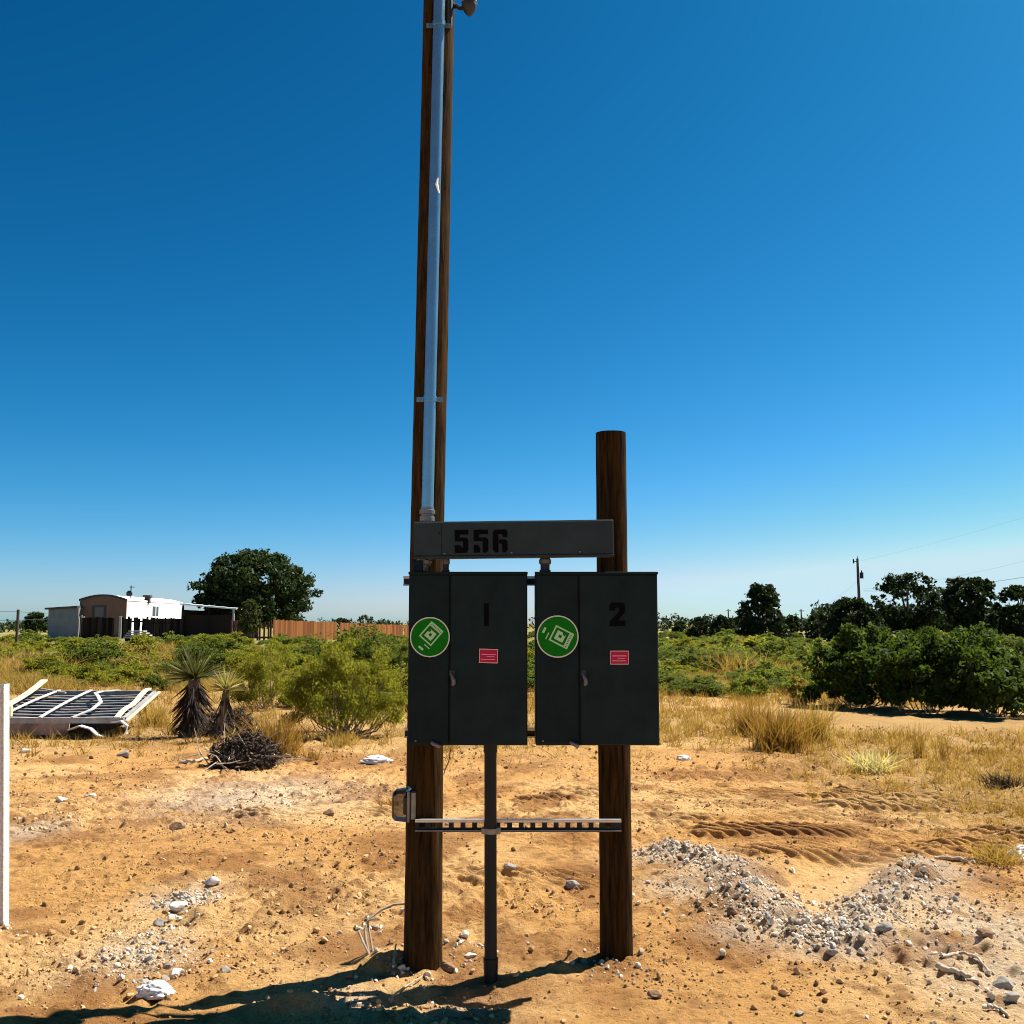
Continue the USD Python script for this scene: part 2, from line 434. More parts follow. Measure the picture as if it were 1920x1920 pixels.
gx, gy = axis(-3.2, 3.6, 0.0145, 1.04, -3000, 3000), axis(3.2, 9.4, 0.0125, 1.03, 2.6, 5000)
gy = np.concatenate([[-3000, -600, -120, -30, -8, -3, -1, 0, 0.8, 1.4, 1.9, 2.3], gy[gy > 2.5]])
X, Y = np.meshgrid(gx, gy)
Z = height(X, Y)
D, PITM, TRM, TREAD = masks(X, Y)
sandc, palec, brownc, chalk, litter, greenl = (np.array(c) for c in ((0.45, 0.242, 0.080), (0.53, 0.325, 0.132), (0.25, 0.113, 0.036), (0.50, 0.43, 0.33), (0.31, 0.205, 0.080), (0.15, 0.135, 0.042)))
mix = lambda a, b, t: a * (1 - t[..., None]) + b * t[..., None]
T = mix(np.broadcast_to(sandc, X.shape + (3,)), palec, sstep(0.42, 0.66, noise2(X, Y, 0.9, 40, 4)))
T = mix(T, brownc, 0.8 * sstep(0.54, 0.67, noise2(X, Y, 1.7, 41, 4)))
T = mix(T, palec * 1.06, 0.9 * PITM)
def blob(px, py, r):
    c = flat(px, py)
    return np.exp(-(np.hypot(X - c[0], (Y - c[1]) * 0.8) / r) ** 2)
CH = 1.0 * np.exp(-(D / 0.27) ** 2)
for b in ((1850, 1745, 0.45), (1900, 1840, 0.4), (1750, 1690, 0.25), (1400, 1745, 0.2), (345, 1690, 0.20), (250, 1790, 0.28), (60, 1560, 0.3), (470, 1488, 0.9), (1290, 1670, 0.25), (640, 1890, 0.15), (870, 1900, 0.15)):
    CH = np.maximum(CH, 0.9 * blob(*b))
CH = CH * sstep(0.3, 0.62, noise2(X, Y, 5.0, 43, 4) + 0.28 * CH)
T = mix(T, chalk, np.clip(CH, 0, 1) * 0.7)
for b in ((1335, 1690, 0.3), (1380, 1650, 0.16), (1690, 1668, 0.2), (330, 1545, 0.5), (150, 1850, 0.2), (560, 1690, 0.3)):
    T = mix(T, brownc * 0.9, 0.75 * np.clip(blob(*b), 0, 1) * sstep(0.3, 0.55, noise2(X, Y, 3.0, 46, 4)))
T = mix(T, brownc * np.array([0.9, 0.95, 1.1]), 0.65 * sstep(0.55, 0.67, noise2(X, Y, 7.0, 44, 4)))
T = mix(T, litter, 0.7 * grassy(X, Y))
T = mix(T, greenl, sstep(19, 32, Y) * sstep(0.3, 0.6, noise2(X, Y, 0.25, 45, 3) + 0.1))
nx, ny = len(gx), len(gy)
i = (np.arange(ny - 1)[:, None] * nx + np.arange(nx - 1)[None]).ravel()
GF = np.vstack([np.stack([i, i + 1, i + nx], 1), np.stack([i + 1, i + nx + 1, i + nx], 1)])
gm = usdkit.mesh(stage, '/World/ground', trimesh.Trimesh(np.stack([X, Y, Z], -1).reshape(-1, 3), GF, process=False), LOOK['sand'], smooth=True)
UsdGeom.PrimvarsAPI(gm).CreatePrimvar('tint', Sdf.ValueTypeNames.Color3fArray, 'vertex').Set(Vt.Vec3fArray.FromNumpy(T.reshape(-1, 3).astype(np.float32)))
tag(gm.GetPrim(), kind='structure')


# ------------------------------------------------------------------ wooden pole and post
def round_timber(points, radii, seed, n=28, rings=90):
    p = np.asarray(points, float)
    s = np.linspace(0, 1, rings)
    u = np.linspace(0, 1, len(p))
    c = np.stack([np.interp(s, u, p[:, k]) for k in range(3)], 1)
    r = np.interp(s, u, radii)
    m = tube(c, r, n)
    v = np.array(m.vertices)
    k = rings * n
    ax = np.vstack([np.repeat(c, n, 0), c[:1], c[-1:]])
    d = v - ax
    q = np.stack([d[:, 0] * 45, d[:, 1] * 45, v[:, 2] * 2.2], 1)
    f = 1 + 0.07 * (meshkit.fbm(q + seed * 11, 3, seed) - 0.5)
    m.vertices = ax + d * f[:, None]
    return m


YP, YS = float(POLE[1]), float(POST[1])
pole_base = np.array([POLE[0], YP, -0.2])
top_dir = at(823.5, 0, YP) - at(801, 1000, YP)
p0, p1, p2 = at(793, 1800, YP), at(801, 1000, YP), at(823.5, 0, YP)
p3 = p2 + (p2 - p1) / (p2[2] - p1[2]) * 1.6
low = p0 + (p0 - p1) / (p1[2] - p0[2]) * 0.3
wd = lambda px, p: px / FOCAL * (p[1] * math.cos(PITCH) + (p[2] - EYE) * math.sin(PITCH))
pole_r = [wd(36.5, p0), wd(36, p0), wd(31.5, p1), wd(29, p2), wd(28, p3)]
t = thing('utility_pole', 'tall weathered brown wooden pole rising out of the picture behind cabinet 1', 'pole', POLE)
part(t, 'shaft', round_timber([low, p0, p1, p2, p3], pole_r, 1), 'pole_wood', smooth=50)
pole_axis = lambda z: p1 + (p2 - p1) * (z - p1[2]) / (p2[2] - p1[2])
q0, q1 = at(1156, 1790, YS), at(1145, 812, YS)
qlow = q0 + (q0 - q1) / (q1[2] - q0[2]) * 0.3
t = thing('wooden_post', 'short thick brown wooden post with flat cut top behind cabinet 2', 'post', POST)
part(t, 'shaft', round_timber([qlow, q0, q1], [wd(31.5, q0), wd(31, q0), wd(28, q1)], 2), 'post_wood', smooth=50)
kn = at(1152, 915, YS - 0.062)
k = trimesh.creation.icosphere(2, 1.0)
k.apply_scale((0.018, 0.008, 0.015))
k.apply_translation(kn)
part(t, 'knot', k, 'knot', smooth=True)

# ------------------------------------------------------------------ conduit mast on the pole
YF = YP - 0.115                                                       # depth of the conduits on the front of the pole
c0, c1 = at(801, 975, YF), at(824, 0, YF)
c2 = c1 + (c1 - c0) / (c1[2] - c0[2]) * 1.0
rc = wd(11.3, c0)
line = lambda z: c0 + (c1 - c0) * (z - c0[2]) / (c1[2] - c0[2])
t = thing('conduit_mast', 'shiny galvanised steel conduit strapped up the front of the tall pole', 'conduit', c0)
part(t, 'pipe', tube([c0, line(c0[2] + 1), c1, c2], rc, 24), 'galvanised', smooth=50)
zc = c0[2]
prof = [(0.0, 1.22), (0.02, 1.22), (0.022, 1.05), (0.03, 1.05), (0.032, 1.28), (0.05, 1.28), (0.052, 1.1), (0.062, 1.1)]
part(t, 'hub', tube([line(zc - 0.005 + a) for a, _ in prof], [rc * b for _, b in prof], 24), 'zinc', smooth=35)
for py in (748, 45):
    z = at(806, py, YF)[2]
    band = tube([line(z - 0.012), line(z + 0.012)], rc * 1.13, 20)
    px_, pw = line(z), wd(29, p1)
    r_here = np.interp(z, [p0[2], p1[2], p2[2]], [pole_r[1], pole_r[2], pole_r[3]])
    lugs = [box(px_[0] - 0.062, px_[0] - rc * 0.9, px_[1] + rc * 0.4, px_[1] + rc * 0.4 + 0.005, z - 0.011, z + 0.011),
            box(px_[0] + rc * 0.9, px_[0] + 0.055, px_[1] + rc * 0.4, px_[1] + rc * 0.4 + 0.005, z - 0.011, z + 0.011)]
    st = part(t, 'strap', cat_([band] + lugs), 'galvanised')
    for sx in (-0.05, 0.045):
        b = trimesh.creation.cylinder(0.007, 0.012, sections=6)
        b.apply_transform(trimesh.transformations.rotation_matrix(PI / 2, (1, 0, 0)))
        b.apply_translation((px_[0] + sx, px_[1] + rc * 0.4 - 0.005, z))
        part(st, 'bolt', b, 'zinc')
# thin wire scrap clinging to the conduit
z = at(822, 350, YF)[2]
part(t, 'tape_scrap', tube([line(z - 0.04) + (rc * 0.75, -rc * 0.7, 0), line(z) + (rc * 0.35, -rc * 1.05, 0), line(z + 0.03) + (rc * 0.5, -rc, 0)], [0.004, 0.007, 0.003], 5), 'white_plastic')

# lamp on the pole, at the upper edge of the picture
a = at(846, 12, YP - 0.03)
h = at(880, 10, YP - 0.10)
t = thing('pole_lamp', 'small dark lamp on a short arm high on the right side of the tall pole', 'lamp', a)
part(t, 'arm', tube([a, a + (0.03, -0.02, -0.012), a * 0.5 + h * 0.5 + (0, 0, -0.012), h + (-0.01, 0, -0.012)], 0.011, 10), 'dark_metal', smooth=50)
s = trimesh.creation.revolve(np.array([(0, -0.052), (0.012, -0.05), (0.026, -0.03), (0.034, -0.012), (0.037, 0.012), (0.03, 0.034), (0.016, 0.045), (0, 0.047)]), sections=20)
s.apply_translation(h)
hd = part(t, 'head', s, 'dark_metal', smooth=40)
rr = trimesh.creation.torus(0.035, 0.004, major_sections=20, minor_sections=6)
rr.apply_translation(h + (0, 0, 0.012))
part(hd, 'rim', rr, 'zinc', smooth=True)
e0, e1 = at(842, 56, YP - 0.055), at(844, -60, YP - 0.055)
part(t, 'cable_cover', tube([e0 + (0, 0, -0.0), e0 + (0, 0, 0.02), e1], [0.006, 0.0165, 0.0165], 10), 'dark_metal', smooth=50)
pl = trimesh.creation.cylinder(0.014, 0.02, sections=14)
pl.apply_transform(trimesh.transformations.rotation_matrix(PI / 2, (0, 1, 0)))
pl.apply_translation(a + (0.005, -0.005, 0))
part(t, 'bracket', pl, 'zinc', smooth=40)

# ------------------------------------------------------------------ wiring trough with the stencilled number
YT = 4.22


def digit5(gap):
    s = [sbox(0, 0.80, 1, 1), sbox(0, 0.5, 0.37, 1), sbox(0, 0.5, 0.8, 0.66), Polygon([(0.62, 0.66), (0.86, 0.66), (1, 0.56), (1, 0.12), (0.9, 0), (0.62, 0)]),
         Polygon([(0, 0), (0.44 if gap else 0.7, 0), (0.44 if gap else 0.7, 0.18), (0.30, 0.34), (0, 0.34)])]
    return unary_union(s)


def digit6():
    return unary_union([Polygon([(0.14, 1), (0.38, 1), (0.38, 0.0), (0.14, 0), (0, 0.14), (0, 0.88)]), sbox(0.3, 0.80, 0.88, 1), Polygon([(0.62, 1), (0.9, 1), (1, 0.9), (1, 0.66), (0.72, 0.66), (0.62, 0.78)]),
                        Polygon([(0.42, 0.56), (0.9, 0.56), (1, 0.48), (1, 0.1), (0.9, 0), (0.64, 0), (0.64, 0.36), (0.42, 0.42)])])


def digit2():
    return unary_union([Polygon([(0, 0.66), (0, 0.9), (0.12, 1), (0.88, 1), (1, 0.9), (1, 0.6), (0.52, 0.24), (1, 0.24), (1, 0), (0, 0), (0, 0.2), (0.62, 0.62), (0.62, 0.78), (0.36, 0.78), (0.36, 0.66)])])


def stencil(shape, px0, px1, py0, py1, Yd):
    """The shape fitted between the pixels, standing 1 mm proud at depth Yd."""
    a, b = at(px0, py1, Yd), at(px1, py0, Yd)
    g = affinity.translate(affinity.scale(shape, b[0] - a[0], b[2] - a[2], origin=(0, 0)), a[0], a[2])
    return prism(g, Yd - 0.001, Yd + 0.0005)


l, r = at(775, 1010, YT), at(1151, 1010, YT)
zt, zb = at(960, 976, YT)[2], at(960, 1043, YT)[2]
tilt = trimesh.transformations.rotation_matrix(math.radians(-0.7), (0, 1, 0), ((l[0] + r[0]) / 2, YT, (zt + zb) / 2))


def tilted(m):
    m = m.copy()
    m.apply_transform(tilt)
    return m


t = thing('wiring_trough', 'long grey metal trough stencilled 556 above the two cabinets', 'trough', ((l[0] + r[0]) / 2, YT, zb))
part(t, 'body', tilted(box(l[0], r[0], YT + 0.004, YT + 0.15, zb, zt, 0.003)), 'trough_grey')
part(t, 'cover', tilted(box(l[0] + 0.004, r[0] - 0.003, YT - 0.002, YT + 0.0035, zb + 0.006, zt - 0.005, 0.0015)), 'trough_grey')
part(t, 'lip', tilted(box(l[0], r[0], YT - 0.006, YT + 0.003, zb - 0.006, zb + 0.004, 0.001)), 'trough_grey')
for g, (a, b) in zip((digit5(False), digit5(True), digit6()), ((852.5, 878), (888, 915.5), (924, 951.5))):
    part(t, 'numeral', tilted(stencil(g, a, b, 992.5, 1035.5, YT - 0.0025)), 'black_paint')
for px in (833, 959, 1087):
    s = trimesh.creation.icosphere(2, 0.0045)
    s.apply_translation(at(px, 1036, YT - 0.004))
    part(t, 'screw', tilted(s), 'zinc', smooth=True)
c = at(824, 998, YT - 0.002)
part(t, 'seam', tilted(cat_([box(c[0] - 0.003, c[0] + 0.004, YT - 0.0032, YT - 0.001, c[2] - 0.004, c[2] + 0.006), box(c[0] + 0.008, c[0] + 0.010, YT - 0.0028, YT - 0.001, zb + 0.012, zt - 0.012)])), 'grey_enamel')

# ------------------------------------------------------------------ the two electrical cabinets
YC = 4.20


def sticker(parent, px, py, rpx, rot, Yd):
    c = at(px, py, Yd)
    r = rpx / FOCAL * Yd
    disc = lambda rad, y0, y1: prism(affinity.translate(Point(0, 0).buffer(rad, 32), c[0], c[2]), y0, y1)
    s = part(parent, 'sticker', disc(r * 0.95, Yd - 0.0012, Yd), 'sticker_green')
    part(s, 'border', prism(affinity.translate(Point(0, 0).buffer(r, 32).difference(Point(0, 0).buffer(r * 0.945, 32)), c[0], c[2]), Yd - 0.0014, Yd), 'sticker_white')
    outer = sbox(-0.46, -0.31, 0.34, 0.66)
    frame = outer.difference(sbox(-0.39, -0.24, 0.27, 0.45))
    inner = sbox(-0.28, -0.12, 0.16, 0.33).difference(unary_union([sbox(-0.13, 0.03, 0.01, 0.18), Polygon([(-0.30, 0.35), (-0.30, 0.14), (-0.19, 0.19), (-0.14, 0.28)])]))
    letters = unary_union([sbox(-0.36 + 0.085 * q, 0.51, -0.32 + 0.085 * q, 0.585) for q in range(8)])
    band = frame.difference(letters)
    marks = unary_union([sbox(0.02, -0.48, 0.37, -0.43), sbox(-0.12, -0.76, 0.16, -0.65)])
    for nm, g, mt in (('logo', unary_union([band, inner]), 'sticker_mint'), ('fine_print', marks, 'sticker_mint')):
        g = affinity.translate(affinity.scale(affinity.rotate(g, rot, origin=(0, 0)), r, r, origin=(0, 0)), c[0], c[2])
        part(s, nm, prism(g, Yd - 0.0018, Yd - 0.0008), mt)


def red_label(parent, px, py, w, hh, rot, Yd):
    c = at(px, py, Yd)
    k = Yd / FOCAL
    put = lambda g: affinity.translate(affinity.scale(affinity.rotate(g, rot, origin=(0, 0)), k, k, origin=(0, 0)), c[0], c[2])
    full = sbox(-w / 2, -hh / 2, w / 2, hh / 2)
    s = part(parent, 'warning_label', prism(put(full), Yd - 0.0008, Yd), 'label_red')
    part(s, 'edge_line', prism(put(full.difference(full.buffer(-1.0, join_style=2))), Yd - 0.0012, Yd - 0.0004), 'label_line')
    part(s, 'print_line', prism(put(unary_union([sbox(-w * 0.38, 2.6, w * 0.38, 3.6), sbox(-w * 0.1, -1.6, w * 0.3, -0.9), sbox(-w * 0.4, -6.4, w * 0.34, -5.6)])), Yd - 0.0012, Yd - 0.0004), 'label_line')


def cabinet(label, pl_, pm, pr, numeral, npx, spx, srot, rpx, lpx, hub_px):
    xl, xm, xr = (at(p, 1235, YC)[0] for p in (pl_, pm, pr))
    z1, z0 = at(960, 1074, YC)[2], at(960, 1398, YC)[2]
    t = thing('electrical_cabinet', label, 'electrical cabinet', ((xl + xr) / 2, YC, z0))
    part(t, 'case', box(xl, xr, YC + 0.006, YC + 0.165, z0, z1, 0.004), 'grey_enamel')
    part(t, 'rain_lip', box(xl - 0.002, xr + 0.002, YC - 0.008, YC + 0.010, z1 - 0.007, z1 + 0.004, 0.002), 'grey_enamel')
    cv = part(t, 'meter_cover', box(xl + 0.003, xm - 0.004, YC - 0.001, YC + 0.0055, z0 + 0.006, z1 - 0.009, 0.002), 'grey_enamel')
    dr = part(t, 'door', box(xm + 0.003, xr - 0.003, YC - 0.006, YC + 0.0055, z0 + 0.004, z1 - 0.009, 0.003), 'grey_door')
    part(dr, 'numeral', stencil(numeral, *npx, YC - 0.0062), 'black_paint')
    red_label(dr, *rpx, YC - 0.006)
    sticker(cv, *spx, srot, YC - 0.001)
    # latch: a cast hasp hanging at the edge of the door
    c = at(lpx, 1262, YC - 0.012)
    hasp = tube([c, c + (0.004, -0.008, -0.012), c + (0.010, -0.010, -0.026), c + (0.011, -0.008, -0.040), c + (0.006, -0.006, -0.050)], [0.005, 0.007, 0.008, 0.0095, 0.005], 10)
    lt = part(dr, 'latch', hasp, 'cast_metal', smooth=50)
    part(lt, 'latch_plate', box(c[0] - 0.008, c[0] + 0.014, YC - 0.009, YC - 0.0055, c[2] - 0.012, c[2] + 0.012, 0.001), 'dark_metal')
    for px, py in ((pl_ + 14, 1389),):
        s = trimesh.creation.icosphere(2, 0.004)
        s.apply_translation(at(px, py, YC - 0.002))
        part(cv, 'screw', s, 'zinc', smooth=True)
    c = at(hub_px, 1397, YC + 0.03)
    hb = trimesh.creation.revolve(np.array([(0, -0.008), (0.018, -0.008), (0.022, -0.003), (0.022, 0.004), (0.016, 0.008), (0, 0.008)]), sections=16)
    hb.apply_transform(trimesh.transformations.rotation_matrix(0.5, (0, 1, 0)))
    hb.apply_translation(c + (0, -0.035, 0.008))
    part(t, 'bottom_hub', hb, 'cast_metal', smooth=35)
    return t


one = unary_union([sbox(0, 0, 1, 1)])
cabinet('dark grey electrical cabinet with numeral 1 and green sticker, on the tall pole', 765, 843.5, 989, one, (907.5, 916.5, 1131, 1174), (806, 1194.5, 37), -40.8, (916, 1230, 35, 26, -1), 846, 818)
cabinet('dark grey electrical cabinet with numeral 2 and green sticker, on the short post', 1004, 1086.5, 1235, digit2(), (1143, 1172, 1130, 1174), (1045.5, 1193.5, 39), -117, (1161.5, 1233, 34, 25, 0), 1093, 1076)

# pipe fittings between the trough and the cabinets
for label, px, kind in (('dark cast conduit elbow joining trough and cabinet 1 on the left', 792, 'elbow'), ('small ribbed cable connector right of the elbow above cabinet 1', 836, 'conn'), ('dark offset nipple fitting joining the trough to cabinet 2', 1022, 'nip')):
    top, bot = at(px + (6 if kind == 'elbow' else 0), 1044, YC + 0.07), at(px - (3 if kind == 'elbow' else 0), 1076, YC + 0.07)
    t = thing('conduit_fitting', label, 'fitting', bot)
    v = top - bot
    R = {'elbow': 0.026, 'conn': 0.014, 'nip': 0.021}[kind]
    part(t, 'body', tube([bot, bot + v * 0.3, bot + v * 0.7, top], [R, R * 0.92, R * 0.95, R], 16), 'dark_metal' if kind != 'elbow' else 'cast_metal', smooth=50)
    part(t, 'locknut', tube([bot, bot + v * 0.22], R * 1.28, 6), 'dark_metal')
    part(t, 'collar', tube([bot + v * 0.55, bot + v * 0.62, bot + v * 0.82, bot + v * 0.9], [R * 1.05, R * 1.22, R * 1.22, R * 1.0], 12), 'cast_metal', smooth=30)
    if kind == 'elbow':
        part(t, 'cover_plate', box(px / 1 * 0 + bot[0] - 0.03, bot[0] + 0.012, YC + 0.03, YC + 0.04, bot[2] + 0.004, bot[2] + 0.055, 0.003), 'grey_enamel')

# ------------------------------------------------------------------ strut channels behind the cabinets and the low one
def strut(label, pxa, pxb, pyc, Yd, hgt, slots):
    a, b = at(pxa, pyc, Yd), at(pxb, pyc, Yd)
    z0, z1, x0, x1 = a[2] - hgt / 2, a[2] + hgt / 2, a[0], b[0]
    t = thing('strut_channel', label, 'metal rail', ((x0 + x1) / 2, Yd, z0))
    back = sbox(x0, z0 + 0.0025, x1, z1 - 0.0025)
    if slots:
        holes = [sbox(x - 0.0115, (z0 + z1) / 2 - 0.0075, x + 0.0115, (z0 + z1) / 2 + 0.0075).buffer(0.003) for x in np.arange(x0 + 0.03, x1 - 0.02, 0.0508)]
        back = back.difference(unary_union(holes))
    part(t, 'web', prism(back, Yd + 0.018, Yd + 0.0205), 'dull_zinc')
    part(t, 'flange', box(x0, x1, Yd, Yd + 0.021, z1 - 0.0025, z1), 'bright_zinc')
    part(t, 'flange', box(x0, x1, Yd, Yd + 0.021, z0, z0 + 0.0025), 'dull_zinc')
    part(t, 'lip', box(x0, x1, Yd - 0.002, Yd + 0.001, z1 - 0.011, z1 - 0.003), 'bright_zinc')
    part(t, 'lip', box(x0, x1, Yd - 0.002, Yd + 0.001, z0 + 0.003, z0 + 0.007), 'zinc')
    return t, (x0, x1, z0, z1)


strut('grey metal rail showing beside the upper corners of the cabinets', 756, 1186, 1089, YP - 0.108, 0.042, False)
strut('grey metal rail showing between the lower ends of the cabinets', 758, 1186, 1374, YP - 0.108, 0.042, False)
t, (sx0, sx1, sz0, sz1) = strut('slotted galvanised rail fixed low across pole and post', 778, 1165, 1548.5, YP - 0.118, 0.052, True)

# ------------------------------------------------------------------ grey conduit from cabinet 1 into the ground
YG = YP - 0.150
g1, g0 = at(919.5, 1398, YG), at(920, 1856, YG)
rg = wd(11.8, g0)
t = thing('ground_conduit', 'straight dark grey plastic conduit running from cabinet 1 into the sand', 'conduit', g0)
part(t, 'pipe', tube([g0 + (0, 0, 0.10), (g0 + g1) / 2 + (0, 0, 0), g1 + (0, 0, 0.03)], rg, 20), 'pvc_grey', smooth=50)
part(t, 'top_collar', tube([g1 + (0, 0, -0.028), g1 + (0, 0, 0.01)], rg * 1.12, 20), 'pvc_grey', smooth=50)
part(t, 'coupling', tube([g0 + (0.002, 0, -0.12), g0 + (0.002, 0, 0.0), g0 + (0, 0, 0.13), g0 + (0, 0, 0.132)], [rg * 0.95, rg * 1.0, rg * 1.2, rg * 0.9], 20), 'pvc_grey', smooth=40)
zs = (sz0 + sz1) / 2 - 0.014
cl = part(t, 'clamp', cat_([tube([(g0[0], YG, zs - 0.011), (g0[0], YG, zs + 0.011)], rg * 1.1, 18), box(g0[0] - rg * 1.55, g0[0] - rg * 0.8, YG - 0.012, YG + 0.02, zs - 0.013, zs + 0.013, 0.003), box(g0[0] + rg * 0.8, g0[0] + rg * 1.55, YG - 0.012, YG + 0.02, zs - 0.013, zs + 0.016, 0.003)]), 'zinc')

# ------------------------------------------------------------------ weatherproof outlet box on the left side of the pole
oz1, oz0 = at(757, 1473, YP)[2], at(757, 1533, YP)[2]
ox0, ox1, oxm = (at(p, 1500, YP - 0.06)[0] for p in (736, 781, 769))
t = thing('outlet_box', 'grey outlet box with smoky bubble cover on the side of the tall pole', 'outlet box', (oxm, YP, oz0))
part(t, 'back_box', box(oxm + 0.002, ox1, YP - 0.09, YP + 0.01, oz0 + 0.006, oz1 - 0.012, 0.006), 'zinc')
part(t, 'frame', box(oxm - 0.008, oxm + 0.002, YP - 0.10, YP + 0.02, oz0 - 0.004, oz1 - 0.008, 0.004), 'zinc')
yc, zc = YP - 0.04, (oz0 + oz1) / 2
lay = []
for x, s in ((oxm - 0.009, 1.0), (oxm - 0.03, 0.98), (ox0 + 0.012, 0.92), (ox0, 0.72)):
    for ya, za in ((-1, -1), (1, -1), (1, 0.55), (0.55, 1), (-0.55, 1), (-1, 0.55)):
        lay.append((x, yc + ya * 0.055 * s, zc - 0.004 + za * (oz1 - oz0) * 0.5 * s * 0.97))
part(t, 'bubble_cover', trimesh.convex.convex_hull(np.array(lay)), 'clear_cover')
part(t, 'receptacle', box(oxm - 0.03, oxm - 0.009, yc - 0.03, yc + 0.03, zc - 0.045, zc + 0.03, 0.004), 'pvc_grey')
part(t, 'hinge', cat_([tube([(oxm - 0.012, yc - 0.05, oz1 - 0.012), (oxm + 0.004, yc - 0.05, oz1 + 0.002), (oxm - 0.006, yc - 0.04, oz1 + 0.006)], 0.006, 8), tube([(oxm - 0.006, yc - 0.052, oz0 + 0.01), (oxm - 0.006, yc - 0.052, oz1 - 0.016)], 0.004, 8)]), 'galvanised', smooth=50)

# short loose wire behind cabinet 1
t = single('loose_wire', tube([at(846, 1398, YP - 0.04), at(842, 1425, YP - 0.05), at(836, 1440, YP - 0.05), at(832, 1452, YP - 0.06)], 0.0025, 6), 'wire', 'short loose black wire hanging under cabinet 1 beside the tall pole', 'wire')

# ------------------------------------------------------------------ white square post at the left edge
wp = on_ground(8, 1735)
px1 = at(19, 1500, wp[1])[0]
hp = at(0, 1283, wp[1])[2] - wp[2]
shear = np.eye(4)
shear[0, 2] = -0.052
shear[0, 3] = 0.052 * wp[2]
t = thing('white_post', 'upright hollow white plastic post with notched corner at the left edge', 'post', wp)


def leaning(m):
    m = m.copy()
    m.apply_transform(shear)
    return m


hollow = sbox(px1 - 0.056, wp[1], px1, wp[1] + 0.056).difference(sbox(px1 - 0.050, wp[1] + 0.006, px1 - 0.006, wp[1] + 0.050))
m = trimesh.creation.extrude_polygon(hollow, hp + 0.1, engine='earcut')
m.apply_translation((0, 0, wp[2] - 0.1))
part(t, 'tube', leaning(m), 'post_plastic')
rg_ = np.random.default_rng(5)
teeth = [box(px1 - 0.012 + rg_.uniform(-0.003, 0.002), px1 - 0.0005, wp[1] - 0.0045, wp[1] - 0.0002, z_, z_ + 0.0075) for z_ in np.arange(wp[2] + 0.02, wp[2] + hp - 0.01, 0.0125)]
part(t, 'notched_edge', leaning(cat_(teeth)), 'post_plastic')
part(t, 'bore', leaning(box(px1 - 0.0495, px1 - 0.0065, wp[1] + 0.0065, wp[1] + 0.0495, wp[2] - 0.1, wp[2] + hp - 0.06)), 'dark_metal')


# ------------------------------------------------------------------ stones, litter, sticks
def rock_mesh(seed, scale, sub=2, rough=0.45):
    m = trimesh.creation.icosphere(sub, 1.0)
    v = np.array(m.vertices)
    r_ = np.random.default_rng(seed)
    for _ in range(7):
        d = r_.normal(size=3)
        d /= np.linalg.norm(d)
        k = v @ d
        lim = r_.uniform(0.45, 0.8)
        v = v - np.maximum(k - lim, 0)[:, None] * d
    v = v * (1 + rough * (meshkit.fbm(v * 1.6 + seed, 3, seed) - 0.5))[:, None]
    m.vertices = v * np.asarray(scale)
    return m


ROCKS = [  # px, py of the foot, width in pixels, look, name, label
    (112, 1506, 34, 'rock_white', 'white_stone', 'white stone with shaded left face behind the white post'),
    (165, 1497, 24, 'rock_white', 'white_stone', 'flat pale stone just right of the white stone'),
    (617, 1527, 24, 'rock_brown', 'dirt_clod', 'lone dark brown clod on smooth sand left of outlet box'),
    (419, 1826, 24, 'rock_grey', 'stone', 'round grey stone just above the long shadow at left'),
    (335, 1708, 40, 'rock_white', 'white_stone', 'largest chalky white rock among rubble at lower left'),
    (395, 1666, 34, 'rock_white', 'white_stone', 'small chalky rock up and right of the largest one'),
    (300, 1735, 30, 'rock_grey', 'stone', 'grey rock down and left of the largest chalky rock'),
    (327, 1830, 34, 'rock_white', 'white_stone', 'chalky rock of the lower rubble patch near the shadow'),
    (265, 1838, 34, 'rock_grey', 'stone', 'grey lump left in the lower rubble patch'),
    (232, 1420, 30, 'rock_grey', 'stone', 'grey lump on sand below the wrecked box spring'),
    (42, 1412, 22, 'rock_white', 'white_stone', 'small pale stone with black top right of the white post'),
    (1072, 1662, 26, 'rock_grey', 'stone', 'grey stone between conduit and short post, the lower of two'),
    (956, 1640, 24, 'rock_grey', 'stone', 'pale grey stone just right of the grey conduit'),
    (1064, 1645, 16, 'rock_brown', 'dirt_clod', 'brown clod between conduit and post, above a grey stone'),
    (868, 1762, 26, 'rock_white', 'white_stone', 'curved pale stone right of the foot of the tall pole'),
    (838, 1822, 30, 'rock_brown', 'dirt_clod', 'dark clod leaning at the foot of the tall pole'),
    (880, 1800, 28, 'rock_white', 'white_stone', 'flat white stone between tall pole and grey conduit'),
    (1228, 1872, 28, 'rock_brown', 'dirt_clod', 'dark clod at the bottom right of the short post'),
    (1660, 1752, 34, 'rock_grey', 'stone', 'grey stone at the right end of the spoil ridge'),
    (1560, 1782, 28, 'rock_grey', 'stone', 'grey stone at the near tip of the spoil ridge'),
    (1532, 1786, 18, 'rock_grey', 'stone', 'smaller grey stone at the near tip of the spoil ridge'),
    (1372, 1716, 30, 'rock_brown', 'dirt_clod', 'dark clod in the left arm of the spoil ridge'),
    (1848, 1766, 36, 'rock_brown', 'dirt_clod', 'brown angular rock on chalky ground at right'),
    (1890, 1856, 44, 'rock_grey', 'stone', 'dark grey rock at lower right edge of picture'),
    (1900, 1880, 36, 'rock_grey', 'stone', 'lowest grey rock at the right edge of picture'),
    (1278, 1614, 30, 'rock_brown', 'dirt_clod', 'flat dark clod beyond the left arm of the spoil ridge'),
    (1500, 1905, 20, 'rock_grey', 'stone', 'small stone near the bottom edge below the spoil ridge'),
    (330, 1556, 30, 'rock_brown', 'dirt_clod', 'dark clod in the brown hollow at left'),
]
